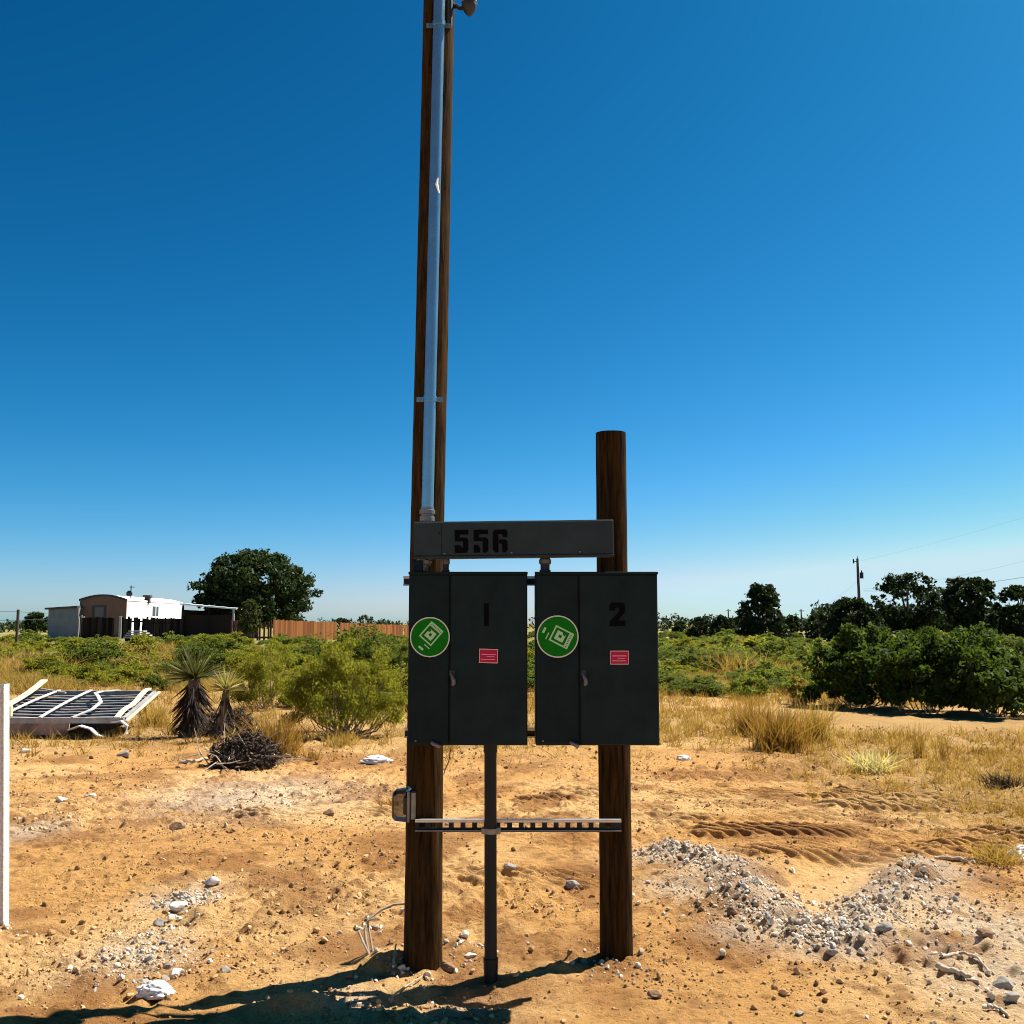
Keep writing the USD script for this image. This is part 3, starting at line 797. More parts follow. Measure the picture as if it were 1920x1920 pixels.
for q, (px, py, w, mt, nm, lb) in enumerate(ROCKS):
    p = on_ground(px, py)
    s = w / 2 / FOCAL * p[1]
    m = rock_mesh(100 + q, (s, s * 0.8, s * (0.42 if 'flat' in lb else 0.62)), 3)
    m.apply_translation(p + (0, s * 0.5, s * 0.25))
    single(nm, m, mt, lb, 'rock' if 'clod' not in nm else 'clod', smooth=35)


def scatter(name, protos, pos, scale, label, cat, seed, upright=False, which=None, tilt_=0.0):
    r_ = np.random.default_rng(seed)
    path = fresh('/World', name)
    pi = UsdGeom.PointInstancer.Define(stage, path)
    targets = []
    for k, (m, mt) in enumerate(protos):
        pp = f'{path}/kind_{k:03d}'
        usdkit.mesh(stage, pp, m, LOOK[mt], smooth=False)
        targets.append(Sdf.Path(pp))
    pi.CreatePrototypesRel().SetTargets(targets)
    n = len(pos)
    pi.CreateProtoIndicesAttr(Vt.IntArray.FromNumpy((r_.integers(0, len(protos), n) if which is None else np.asarray(which)).astype(np.int32)))
    pi.CreatePositionsAttr(Vt.Vec3fArray.FromNumpy(np.asarray(pos, np.float32)))
    sc = np.asarray(scale, np.float32)
    sc = np.repeat(sc[:, None], 3, 1) if sc.ndim == 1 else sc
    pi.CreateScalesAttr(Vt.Vec3fArray.FromNumpy(np.ascontiguousarray(sc)))
    if upright:
        a = r_.uniform(0, 2 * PI, n)
        qs = np.stack([np.cos(a / 2), np.zeros(n), np.zeros(n), np.sin(a / 2)], 1)
    else:
        qs = r_.normal(size=(n, 4))
        qs /= np.linalg.norm(qs, axis=1, keepdims=True)
    pi.CreateOrientationsAttr(Vt.QuathArray([Gf.Quath(float(w), float(x), float(y), float(z)) for w, x, y, z in qs]))
    return tag(pi.GetPrim(), label, cat, None, 'stuff')


def spread(n, y0, y1, side, seed):
    """Random points whose density falls with distance, over a fan wider than the view."""
    r_ = np.random.default_rng(seed)
    y = y0 * (y1 / y0) ** r_.uniform(0, 1, n)
    x = r_.uniform(-1, 1, n) * (y * side + 0.5)
    return x, y, r_


x, y, r_ = spread(56000, 3.3, 15, 0.62, 11)
keep = r_.uniform(0, 1, len(x)) < (0.12 + 0.88 * sstep(0.42, 0.66, noise2(x, y, 1.1, 50, 3)))
d, pit, tr, tread = masks(x, y)
keep &= (pit < 0.3)
x, y = x[keep], y[keep]
s = np.exp(r_.normal(math.log(0.0048), 0.58, len(x)))
s = np.clip(s, 0.0025, 0.021) * np.sqrt(np.clip(y / 5, 1, 2.2))
stones = [(rock_mesh(300 + k, (1, 0.85, 0.62), 1), 'pebble') for k in range(5)]
scatter('pebbles', stones, np.stack([x, y, height(x, y) + s * 0.3], 1), s, 'loose pebbles and clods strewn over the orange sand', 'pebbles', 12)
# rubble of the spoil ridges and the chalky patches
pts = []
r_ = np.random.default_rng(13)
for line_, cnt, wdt in ((RIDGE_L, 2000, 0.13), (RIDGE_R, 1000, 0.10)):
    L = np.array(line_)
    u = r_.uniform(0, len(L) - 1.001, cnt)
    k = u.astype(int)
    pts.append(L[k] + (L[k + 1] - L[k]) * (u - k)[:, None] + r_.normal(0, wdt, (cnt, 2)))
for px, py, rad, cnt in ((1850, 1745, 0.35, 420), (1900, 1850, 0.28, 260), (1750, 1690, 0.2, 120), (348, 1692, 0.09, 330), (300, 1745, 0.1, 160), (262, 1800, 0.15, 330), (640, 1890, 0.12, 50), (880, 1770, 0.1, 60), (480, 1490, 0.5, 120), (120, 1525, 0.4, 120), (700, 1730, 0.12, 60), (1290, 1680, 0.2, 140), (770, 1822, 0.12, 70), (1150, 1800, 0.11, 60), (2, 1740, 0.08, 40), (1480, 1690, 0.35, 260), (1650, 1720, 0.3, 220)):
    c = flat(px, py)[:2]
    pts.append(c + r_.normal(0, rad, (cnt, 2)))
pts = np.vstack(pts)
s = np.clip(np.exp(r_.normal(math.log(0.0062), 0.6, len(pts))), 0.003, 0.026)
scatter('rubble', [(rock_mesh(320 + k, (1, 0.8, 0.75), 1, 0.9), 'rubble' if k < 5 else 'rock_white') for k in range(6)], np.c_[pts, height(pts[:, 0], pts[:, 1]) + s * 0.3], s, 'chalky grey rubble on spoil ridges and pale patches', 'rubble', 14)


def crumpled(seed, size, lift=0.5):
    m = trimesh.creation.icosphere(4, 1.0)
    v = np.array(m.vertices)
    v = v * (0.75 + 0.5 * meshkit.fbm(v * 1.3 + seed, 2, seed) + 0.4 * np.abs(meshkit.fbm(v * 2.0 + seed, 3, seed + 3) - 0.5) * 2)[:, None]
    v[:, 2] = np.maximum(v[:, 2], -0.35)
    m.vertices = v * np.asarray(size)
    return m


for nm, px, py, size, mt, lb, ct in (
        ('plastic_sheet', 290, 1870, (0.07, 0.045, 0.04), 'white_cloth', 'crumpled white plastic scrap half in the shadow at lower left', 'litter'),
        ('white_rag', 705, 1430, (0.15, 0.09, 0.055), 'white_cloth', 'crumpled white rag on sand left of cabinet 1', 'litter'),
        ('plastic_bag', 1914, 1612, (0.085, 0.06, 0.065), 'film', 'crumpled clear plastic bag in dry grass at right edge', 'plastic bag'),
        ('white_scrap', 1282, 1425, (0.07, 0.05, 0.035), 'white_cloth', 'tiny white scrap on the ground right of cabinet 2', 'litter')):
    p = on_ground(px, py)
    m = crumpled(px, size)
    m.apply_translation(p + (0, 0, size[2] * 0.3))
    single(nm, m, mt, lb, ct, smooth=25)


def stick(label, pts, rad, mt='dead_wood', lift=0.012, name='dry_stick'):
    P3 = [on_ground(a, b) + (0, 0, lift) for a, b in pts]
    u = np.linspace(0, len(P3) - 1, 5 * len(P3))
    P3 = np.array(P3)
    c = np.stack([np.interp(u, np.arange(len(P3)), P3[:, k]) for k in range(3)], 1)
    c = c + np.random.default_rng(len(label)).normal(0, rad * 0.35, c.shape)
    single(name, tube(c, np.linspace(rad, rad * 0.6, len(c)), 7), mt, label, 'stick', smooth=60)


stick('straight pale stick on straw beyond the spoil ridge', [(1753, 1609), (1790, 1614), (1831, 1621)], 0.012)
stick('thick pale stick lying at lower right below chalky ground', [(1758, 1815), (1800, 1832), (1838, 1850)], 0.014)
stick('thin curved stick just above the thick pale stick', [(1766, 1803), (1800, 1797), (1830, 1800), (1858, 1812)], 0.008)
stick('short stick near the lower right corner', [(1842, 1885), (1866, 1893), (1892, 1904)], 0.009)
stick('thin pale stalk on sand before the tall pole', [(728, 1880), (758, 1856), (792, 1836)], 0.005)
stick('short twig in shadow left of the tall pole', [(737, 1826), (742, 1808)], 0.006, lift=0.03)
stick('grey stick lying left of the brush heap', [(338, 1432), (365, 1430), (392, 1424)], 0.02)
# the dead vine arching at the foot of the pole
b0 = on_ground(690, 1790)
vine = np.array([b0 + (0.01, 0, -0.02), b0 + (-0.015, 0.02, 0.06), at(684, 1745, b0[1] + 0.03), at(692, 1722, b0[1] + 0.06), at(715, 1706, b0[1] + 0.08), at(738, 1696, b0[1] + 0.1), at(760, 1694, b0[1] + 0.1)])
vine2 = np.array([b0 + (0.02, 0.02, 0.0), at(689, 1728, b0[1] + 0.05), at(700, 1722, b0[1] + 0.05), at(712, 1724, b0[1] + 0.05)])
t = thing('dead_vine', 'grey dead vine arching from the sand to the tall pole', 'vine', b0)
part(t, 'stalk', tube(vine, 0.006, 7), 'dead_wood', smooth=60)
part(t, 'twig', tube(vine2, 0.005, 6), 'dead_wood', smooth=60)
part(t, 'twig', tube(np.array([at(672, 1745, b0[1]), at(680, 1765, b0[1]), b0 + (0.005, 0, 0)]), 0.005, 6), 'dead_wood', smooth=60)


# ------------------------------------------------------------------ foliage tools
def leaves(c, size, r_, aspect=0.45, up=0.0, droop=None):
    """Diamond-shaped leaves at the points c. size per leaf; up pulls their axes upward."""
    n = len(c)
    a = r_.normal(size=(n, 3)) + np.array([0, 0, up])
    a /= np.linalg.norm(a, axis=1, keepdims=True)
    b = np.cross(a, r_.normal(size=(n, 3)))
    b /= np.maximum(np.linalg.norm(b, axis=1, keepdims=True), 1e-6)
    s = np.broadcast_to(size, (n,))[:, None] * r_.uniform(0.65, 1.35, (n, 1))
    v = np.stack([c - a * s, c - b * s * aspect, c + a * s, c + b * s * aspect], 1).reshape(-1, 3)
    i = np.arange(n)[:, None] * 4
    f = np.concatenate([i + [0, 1, 2], i + [0, 2, 3]])
    return trimesh.Trimesh(v, f, process=False)


def blades(base, tip, width, r_, sag=0.15, seg=3):
    """Long narrow leaves from base to tip points, bent by sag."""
    n = len(base)
    u = np.linspace(0, 1, seg + 1)
    L = np.linalg.norm(tip - base, axis=1)
    side = np.cross(tip - base, r_.normal(size=(n, 3)))
    side /= np.maximum(np.linalg.norm(side, axis=1, keepdims=True), 1e-6)
    v = []
    for k in u:
        c = base + (tip - base) * k
        c = c - np.array([0, 0, 1.0]) * (sag * L * (k ** 2 - k * 0.0))[:, None] + np.array([0, 0, 1.0]) * (sag * L * k)[:, None] * 0.0
        w = np.broadcast_to(width, (n,))[:, None] * (1 - k) ** 0.7
        v += [c - side * w, c + side * w]
    v = np.stack(v, 1)
    m = v.shape[1]
    f = []
    i = np.arange(n)[:, None] * m
    for k in range(seg):
        f += [i + [2 * k, 2 * k + 1, 2 * k + 2], i + [2 * k + 1, 2 * k + 3, 2 * k + 2]]
    return trimesh.Trimesh(v.reshape(-1, 3), np.concatenate(f), process=False)


def crown_points(r_, n, clumps, spread_, flat_=0.75):
    k = r_.integers(0, len(clumps), n)
    d = r_.normal(size=(n, 3))
    d /= np.linalg.norm(d, axis=1, keepdims=True)
    rad = r_.uniform(0, 1, (n, 1)) ** 0.5
    return clumps[k] + d * rad * np.array([1, 1, flat_]) * np.asarray(spread_)[k][:, None]


def shrub_meshes(rx, ry, h, nclump, nleaf, leaf, seed, stems=14, low=0.12, up=0.4, aspect=0.45, clump=0.26, stem_r=0.012):
    r_ = np.random.default_rng(seed)
    th = r_.uniform(0, 2 * PI, nclump)
    ph = np.arcsin(r_.uniform(0.0, 1, nclump))
    rad = r_.uniform(0.62, 1.0, nclump) * (1 + 0.18 * np.sin(th * 3 + seed))
    c = np.stack([np.cos(th) * np.cos(ph) * rx * rad, np.sin(th) * np.cos(ph) * ry * rad, h * low + np.sin(ph) * h * (1 - low - 0.1) * rad], 1)
    sp = clump * (rx + ry) / 2 * r_.uniform(0.6, 1.3, nclump)
    P_ = crown_points(r_, nleaf, c, sp)
    P_[:, 2] = np.maximum(P_[:, 2], 0.03)
    lf = leaves(P_, leaf, r_, aspect, up)
    tw = []
    for k in r_.choice(nclump, min(stems, nclump), replace=False):
        e = c[k]
        b = np.array([r_.normal(0, rx * 0.12), r_.normal(0, ry * 0.12), -0.05])
        mid = b * 0.45 + e * 0.55 + np.array([0, 0, -0.12 * h])
        tw.append(tube([b, mid, e], [stem_r, stem_r * 0.7, stem_r * 0.3], 5))
    return lf, cat_(tw)


def shrub(name, label, cat, px, py, wpx, hpx, mt, seed, nclump=60, nleaf=9000, leaf=0.03, group=None, stems=14, depth=0.9, Yd=None, **kw):
    if Yd:
        p = at(px, py, Yd)
        p[2] = ground_z(p[0], Yd)
    else:
        p = on_ground(px, py)
    k = p[1] / FOCAL
    rx = wpx / 2 * k / 1.12
    hh = hpx * k if not Yd else at(px, py - hpx, Yd)[2] - p[2]
    p = p + (0, rx * depth * 0.6, 0)
    lf, st = shrub_meshes(rx, rx * depth, hh, nclump, nleaf, leaf, seed, stems, **kw)
    t = thing(name, label, cat, p, group)
    part(t, 'foliage', lf, mt, local=True)
    part(t, 'stem', st, 'stem', local=True)
    return t


# ------------------------------------------------------------------ shrubs near the boxes
shrub('desert_shrub', 'large olive green creosote shrub left of cabinet 1', 'shrub', 628, 1386, 250, 196, 'creosote', 21, 150, 36000, 0.021, stems=44, up=1.5, low=0.16, clump=0.19, aspect=0.3)
shrub('desert_shrub', 'darker green shrub half hidden behind cabinet 1', 'shrub', 748, 1318, 110, 130, 'shrub_green', 22, 70, 11000, 0.022, stems=24, up=1.3, aspect=0.35, clump=0.22)
shrub('desert_shrub', 'pale olive shrub between the yucca and the large creosote', 'shrub', 488, 1332, 170, 132, 'creosote', 23, 90, 18000, 0.021, stems=24, up=1.5, aspect=0.3, clump=0.2)
shrub('desert_shrub', 'broad dark green shrub in front of the orange fence', 'shrub', 662, 1236, 220, 74, 'shrub_green', 24, 70, 8000, 0.05, stems=6, Yd=30)
shrub('desert_shrub', 'low green shrub between box spring and yucca', 'shrub', 283, 1296, 60, 34, 'shrub_green', 25, 30, 3500, 0.03, stems=6)
shrub('desert_shrub', 'small green bush alone in the straw right of cabinet 2', 'shrub', 1408, 1312, 96, 48, 'weed_green', 26, 36, 5000, 0.028, stems=8, up=0.9)
shrub('desert_shrub', 'sparse grey green bush in straw left of the leafy bushes', 'shrub', 1502, 1322, 60, 52, 'creosote_dry', 27, 24, 1800, 0.026, stems=14, up=1.0)
# the leafy bushes at the right
for lb, px, py, w, hh, sd in (('leafy dark green bush, leftmost of the row at the right edge', 1640, 1330, 190, 148, 31), ('leafy dark green bush with bare forked stems in the row', 1762, 1342, 210, 168, 32), ('leafy dark green bush cut by the right edge of picture', 1888, 1346, 210, 160, 33),
                              ('leafy bush standing behind the front row at right', 1700, 1296, 200, 112, 34), ('leafy bush behind the front row at the right edge', 1840, 1300, 220, 118, 35), ('leafy bush at the far left end behind the row', 1610, 1286, 120, 92, 36)):
    shrub('leafy_bush', lb, 'bush', px, py, w * 1.06, hh * 1.02, 'broad_leaf', sd, 90, 11000, 0.05, stems=18, up=0.3, aspect=0.5, low=0.13, clump=0.24, stem_r=0.014)

def tuft(seed, n, rad, hmin, hmax, width, lean=0.5):
    r0 = np.random.default_rng(seed)
    b = np.stack([r0.normal(0, rad, n), r0.normal(0, rad, n), np.zeros(n)], 1)
    th = r0.uniform(0, 2 * PI, n)
    hh = r0.uniform(hmin, hmax, n)
    ln = hh * np.abs(r0.normal(0, lean, n))
    tip = b + np.stack([np.cos(th) * ln, np.sin(th) * ln, hh], 1)
    return blades(b, tip, width, r0, 0.12, 2)


# ------------------------------------------------------------------ scrub that reads as one mass
def shrub_kind(seed, n, leaf, up):
    r0 = np.random.default_rng(seed)
    return shrub_meshes(0.5, 0.5, 0.62, 36, n, leaf, seed, 4, up=up, clump=0.3)[0]


r_ = np.random.default_rng(51)
pos, sc, wh = [], [], []
for cnt, pxa, pxb, ya, yb, s0, s1, kinds in ((120, -60, 780, 27, 60, 0.6, 2.0, (0, 1, 0, 3, 4, 4)), (40, -60, 420, 22, 27, 0.6, 1.3, (0, 1, 4, 4)), (150, 560, 800, 18, 50, 0.7, 1.5, (0, 2, 1)), (170, 1190, 1980, 26, 62, 0.6, 2.2, (2, 3, 2, 0, 4)), (50, 1230, 1640, 21.5, 27, 0.5, 1.2, (2, 3, 2, 4, 4)), (150, -100, 2000, 60, 100, 1.0, 2.0, (0, 2, 3)), (60, 960, 1250, 22, 50, 0.8, 1.5, (2, 3, 0))):
    yy = ya * (yb / ya) ** r_.uniform(0, 1, cnt)
    xx = (r_.uniform(pxa, pxb, cnt) - 960) / FOCAL * yy
    ok = ~((xx < -6) & (yy > 76)) 
    xx, yy = xx[ok], yy[ok]
    pos.append(np.stack([xx, yy, height(xx, yy)], 1))
    sc.append(r_.uniform(s0, s1, len(xx)) * np.where(yy < 30, 0.85, 1.0))
    wh.append(r_.choice(kinds, len(xx)))
pos, sc, wh = np.vstack(pos), np.concatenate(sc), np.concatenate(wh)
left = pos[:, 0] < 0
kinds = [(shrub_kind(61, 4600, 0.03 + 0 * 0.042, 0.9), 'creosote'), (shrub_kind(62, 3600, 0.03, 0.9), 'creosote_dry'), (shrub_kind(63, 4600, 0.03 + 0 * 0.045, 0.5), 'weed_green'), (shrub_kind(64, 4600, 0.03 + 0 * 0.045, 0.5), 'shrub_green'), (tuft(65, 260, 0.16, 0.25, 0.62, 0.006, 0.5), 'straw')]
sc = sc * 0.88
S3 = np.stack([sc * r_.uniform(1.0, 1.7, len(sc)), sc * r_.uniform(1.0, 1.4, len(sc)), sc * r_.uniform(0.42, 0.95, len(sc))], 1)
scatter('scrub', kinds, pos[left], S3[left], 'olive green scrub covering the field before the mobile home and fence', 'scrub', 52, True, wh[left])
scatter('weeds', kinds, pos[~left], S3[~left], 'green weeds covering the flat field right of the cabinets', 'weeds', 53, True, wh[~left])


# ------------------------------------------------------------------ dry grass
x, y, r_ = spread(15000, 5.2, 40, 0.6, 71)
keep = r_.uniform(0, 1, len(x)) < grassy(x, y) ** 1.3 * np.where(x < -1, 0.5, 1.0)
keep &= ~((x > 3.9) & (y > 14) & (y < 18.5))
x, y = x[keep], y[keep]
s = r_.uniform(0.5, 1.15, len(x)) * np.clip(y / 12, 0.6, 1.5)
tufts = [(tuft(80 + k, 16, 0.05, 0.05, 0.2, 0.0045, 0.8), 'straw' if k % 3 else 'straw_brown') for k in range(5)]
scatter('dry_grass', tufts, np.stack([x, y, height(x, y) - 0.005], 1), s, 'short dry straw coloured grass on the sand beyond the cabinets', 'grass', 72, True)


def clump(label, px, py, wpx, hpx, mt, n, seed, width=0.006, lean=0.45, name='grass_clump'):
    p = on_ground(px, py)
    k = p[1] / FOCAL
    m = tuft(seed, n, wpx * k * 0.16, hpx * k * 0.35, hpx * k * 1.05, width, lean)
    t = thing(name, label, 'grass clump', p)
    part(t, 'blade', m, mt, local=True, kind='stuff')


clump('tall golden brown clump of dry grass right of cabinet 2', 1465, 1408, 130, 105, 'straw_brown', 900, 91)
clump('golden dry clump standing left of the tall golden brown one', 1412, 1378, 90, 85, 'straw_brown', 450, 92)
clump('straw coloured clump with grey base right of the tall golden brown one', 1530, 1392, 70, 95, 'straw', 320, 93)
clump('white bleached grass tuft lying flat on the sand at right', 1632, 1448, 100, 52, 'straw_pale', 300, 94, 0.009, 0.9)
clump('thin upright dry tuft right of the bleached tuft', 1722, 1424, 40, 85, 'straw_brown', 70, 95, 0.004, 0.2)
clump('thin upright dry tuft, farthest right of the pair near the bushes', 1768, 1428, 36, 75, 'straw_brown', 60, 96, 0.004, 0.2)
clump('small dark tuft on bare sand left of the thin upright pair', 1678, 1414, 30, 40, 'straw_brown', 50, 97, 0.005, 0.5)
clump('tall dry straw bush right of the brush heap by the yucca', 515, 1420, 110, 100, 'straw_brown', 620, 98, 0.006, 0.5)
clump('brown dry brush filling the foot of the smaller yucca', 425, 1374, 110, 62, 'straw_brown', 420, 107, 0.005, 0.8)
clump('dry straw clump at the foot of the large creosote', 640, 1400, 100, 40, 'straw', 220, 99, 0.005, 0.7)
clump('dry tuft left of the tall pole on open sand', 735, 1512, 60, 22, 'straw_brown', 90, 100, 0.004, 0.9)
clump('dry tuft on smooth sand below the brush heap', 585, 1425, 40, 32, 'straw_brown', 70, 101, 0.004, 0.6)
clump('dry straw clump behind the wrecked box spring', 60, 1300, 150, 48, 'straw', 420, 102, 0.008, 0.6)
clump('dry grass clump at the corner of the box spring', 292, 1362, 90, 60, 'straw', 260, 103, 0.006, 0.7)
clump('low dark dry tuft at the far right on sand', 1830, 1412, 70, 22, 'straw_brown', 80, 104, 0.006, 0.9)
clump('dark dry tuft in tracked dirt near the right edge', 1880, 1476, 90, 34, 'twig_dark', 200, 105, 0.005, 0.9)
clump('straw clump beside the clear plastic bag', 1868, 1620, 120, 50, 'straw', 260, 106, 0.003, 0.9)


# ------------------------------------------------------------------ yuccas and the brush heap
def yucca(label, pxb, pyb, pxh, pyh, Yd, nleaf, length, mt, dead, seed, rtrunk, lean=0.0):
    r0 = np.random.default_rng(seed)
    b = at(pxb, pyb, Yd)
    b[2] = ground_z(b[0], Yd) - 0.03
    hd = at(pxh, pyh, Yd)
    t = thing('yucca', label, 'yucca', b)
    mid = (b + hd) / 2 + (0.03, 0, 0)
    part(t, 'trunk', tube([b, mid, hd], [rtrunk * 1.4, rtrunk, rtrunk * 0.8], 12), 'bark', smooth=60)
    th = r0.uniform(0, 2 * PI, nleaf)
    el = np.arcsin(r0.uniform(-0.05, 1, nleaf))
    L = length * r0.uniform(0.75, 1.1, nleaf)
    dirs = np.stack([np.cos(th) * np.cos(el), np.sin(th) * np.cos(el), np.sin(el)], 1)
    bases = hd + dirs * 0.04
    part(t, 'leaf_rosette', blades(bases, hd + dirs * L[:, None], 0.013, r0, 0.04, 2), mt, kind='stuff')
    n = dead
    u = r0.uniform(0.15, 1.0, n) ** 0.7
    th = r0.uniform(0, 2 * PI, n)
    st = b + (hd - b) * u[:, None]
    out = np.stack([np.cos(th), np.sin(th), np.zeros(n)], 1)
    drop = r0.uniform(0.25, 0.5, n)
    tip = st + out * (rtrunk * 1.2 + r0.uniform(0.03, 0.22, n))[:, None] - np.array([0, 0, 1.0]) * drop[:, None]
    tip[:, 2] = np.maximum(tip[:, 2], b[2] + 0.03)
    part(t, 'dead_leaf', blades(st, tip, 0.016, r0, -0.12, 3), 'yucca_dead', kind='stuff')


yucca('tall dark yucca with spiky green head and shaggy dead skirt', 352, 1374, 365, 1272, 13.8, 150, 0.58, 'yucca_leaf', 420, 111, 0.10)
yucca('smaller pale yucca with bleached leaves right of the tall one', 402, 1362, 424, 1293, 13.4, 80, 0.33, 'yucca_pale', 50, 112, 0.05)


def heap(name, label, px, py, wpx, hpx, seed, ntwig, nleaf):
    r0 = np.random.default_rng(seed)
    p = on_ground(px, py)
    k = p[1] / FOCAL
    rx, hh = wpx / 2 * k, hpx * k
    t = thing(name, label, 'brush heap', p + (0, rx * 0.5, 0))
    th, ph = r0.uniform(0, 2 * PI, nleaf), np.arcsin(r0.uniform(0, 1, nleaf))
    rr = r0.uniform(0.3, 1, nleaf) ** 0.5
    c = np.stack([np.cos(th) * np.cos(ph) * rx * rr, np.sin(th) * np.cos(ph) * rx * 0.7 * rr, np.sin(ph) * hh * rr * 0.95], 1)
    c *= (0.55 + 0.9 * meshkit.fbm(c * 5 + seed, 3, seed))[:, None]
    part(t, 'dead_leaf', leaves(c, 0.03, r0, 0.3), 'twig_dark', local=True, kind='stuff')
    tw = []
    for q in range(ntwig):
        a0 = np.array([r0.normal(0, rx * 0.45), r0.normal(0, rx * 0.3), r0.uniform(0, hh * 0.5)])
        dv = r0.normal(size=3) * [1, 0.7, 0.55]
        dv /= np.linalg.norm(dv)
        e = a0 + dv * r0.uniform(0.15, 0.45)
        e[2] = max(e[2], 0.0)
        tw.append(tube([a0, (a0 + e) / 2 + r0.normal(0, 0.03, 3), e], [0.008, 0.006, 0.003], 5))
    part(t, 'twig', cat_(tw), 'dead_wood', local=True, kind='stuff')


heap('brush_heap', 'dark heap of dead twigs in front of the yuccas', 450, 1440, 140, 58, 121, 90, 4600)
heap('brush_heap', 'grey tangle of dead twigs between heap and yuccas', 420, 1380, 120, 54, 122, 70, 2200)

# ------------------------------------------------------------------ wrecked box spring
FLz, BKz = 0.25, 0.50
A, B, C_, Dd = (np.array(v) for v in ((-7.10, 13.7, FLz), (-5.16, 13.7, FLz), (-5.31, 15.3, BKz), (-7.16, 15.3, BKz)))
top = lambda u, v, lift=0.0: (A * (1 - u) + B * u) * (1 - v) + (Dd * (1 - u) + C_ * u) * v + np.array([0, 0, lift])


def beam(pts, w, h):
    """A flat board along the points, w wide sideways and h thick."""
    P_ = np.asarray(pts, float)
    tt = np.gradient(P_, axis=0)
    tt /= np.linalg.norm(tt, axis=1, keepdims=True)
    sd = np.cross(tt, [0, 0, 1.0])
    sd /= np.linalg.norm(sd, axis=1, keepdims=True)
    upv = np.cross(sd, tt)
    ring = np.stack([P_ + sd * w / 2, P_ - sd * w / 2, P_ - sd * w / 2 - upv * h, P_ + sd * w / 2 - upv * h], 1)
    n = len(P_)
    f = []
    for k in range(n - 1):
        for j in range(4):
            a_, b_ = k * 4 + j, k * 4 + (j + 1) % 4
            f += [(a_, b_, b_ + 4), (a_, b_ + 4, a_ + 4)]
    f += [(0, 2, 1), (0, 3, 2), (4 * n - 4, 4 * n - 3, 4 * n - 2), (4 * n - 4, 4 * n - 2, 4 * n - 1)]
    m = trimesh.Trimesh(ring.reshape(-1, 3), f, process=False)
    m.fix_normals()
    return m


t = thing('box_spring', 'wrecked bed box spring with white slats lying by the scrub', 'box spring', (-6.2, 14.4, 0))
part(t, 'front_panel', prism(Polygon([(A[0], 0.02), (-5.9, 0.02), (-5.88, 0.24), (A[0], 0.245)]), 13.68, 13.70), 'printed_cloth')
part(t, 'torn_panel', prism(Polygon([(-5.9, 0.05), (-5.62, 0.02), (-5.3, 0.10), (B[0], 0.16), (B[0], 0.235), (-5.88, 0.235)]), 13.73, 13.75), 'board_dark')
for nm, (p_, q_) in (('front_rail', (top(0, 0), top(1, 0))), ('back_rail', (top(0, 1), top(1, 1))), ('side_rail', (top(0.005, 0.02), top(0.005, 0.98))), ('side_rail', (top(0.995, 0.02), top(0.995, 0.98)))):
    part(t, nm, beam([p_ + (0, 0, -0.005), q_ + (0, 0, -0.005)], 0.05, 0.07), 'grey_slat')
part(t, 'underlay', (np.array([top(0.01, 0.02, -0.09), top(0.99, 0.02, -0.09), top(0.99, 0.98, -0.09), top(0.01, 0.98, -0.09)]), np.array([[0, 1, 2], [0, 2, 3]])), 'board_dark')
for k in range(9):
    v = 0.09 + 0.1 * k
    part(t, 'cross_slat', beam([top(0.02, v, -0.02), top(0.5, v + 0.01, -0.045), top(0.98, v, -0.02)], 0.075, 0.02), 'grey_slat')
for u0, u1, bend, w in ((0.295, 0.375, 0.02, 0.042), (0.575, 0.63, 0.02, 0.042), (0.80, 0.86, 0.09, 0.048)):
    vv = np.linspace(-0.01, 1.0, 7)
    part(t, 'white_slat', beam([top(u0 + (u1 - u0) * v - 0.15 + bend * math.sin(v * PI * 2) * (bend > 0.05), v, 0.012 + bend * math.sin(v * PI)) for v in vv], w, 0.015), 'pale_slat')
vv = np.linspace(-0.02, 1.05, 8)
part(t, 'white_slat', beam([top(0.05 + 0.03 * v, v, 0.03 + 0.10 * v ** 3) for v in vv], 0.10, 0.02), 'cream_wood', label='broad cream slat with its far end bent up')
part(t, 'white_slat', beam([top(0.955 - 0.02 * v, v, 0.02 + 0.02 * math.sin(v * 9)) for v in vv], 0.075, 0.02), 'cream_wood', label='split cream slat at the right end')
part(t, 'white_slat', beam([top(1.02, v, -0.03) for v in vv], 0.035, 0.02), 'cream_wood')
part(t, 'brace', beam([top(0.05, 0.98, 0.05), top(0.3, 0.93, 0.0)], 0.04, 0.02), 'grey_slat')
part(t, 'foam_block', box(-6.80, -6.69, 13.74, 13.80, 0.25, 0.40, 0.01), 'yellow_foam')
rag = beam([(-5.86, 13.66, 0.10), (-5.7, 13.6, 0.16), (-5.55, 13.6, 0.12), (-5.45, 13.58, 0.04), (-5.36, 13.58, 0.02)], 0.09, 0.015)
part(t, 'torn_cloth', rag, 'white_cloth', smooth=40)
rag = beam([(-5.30, 13.66, 0.20), (-5.16, 13.62, 0.22), (-5.08, 13.62, 0.15), (-5.10, 13.62, 0.05)], 0.06, 0.02)
part(t, 'torn_cloth', rag, 'white_cloth', smooth=40)


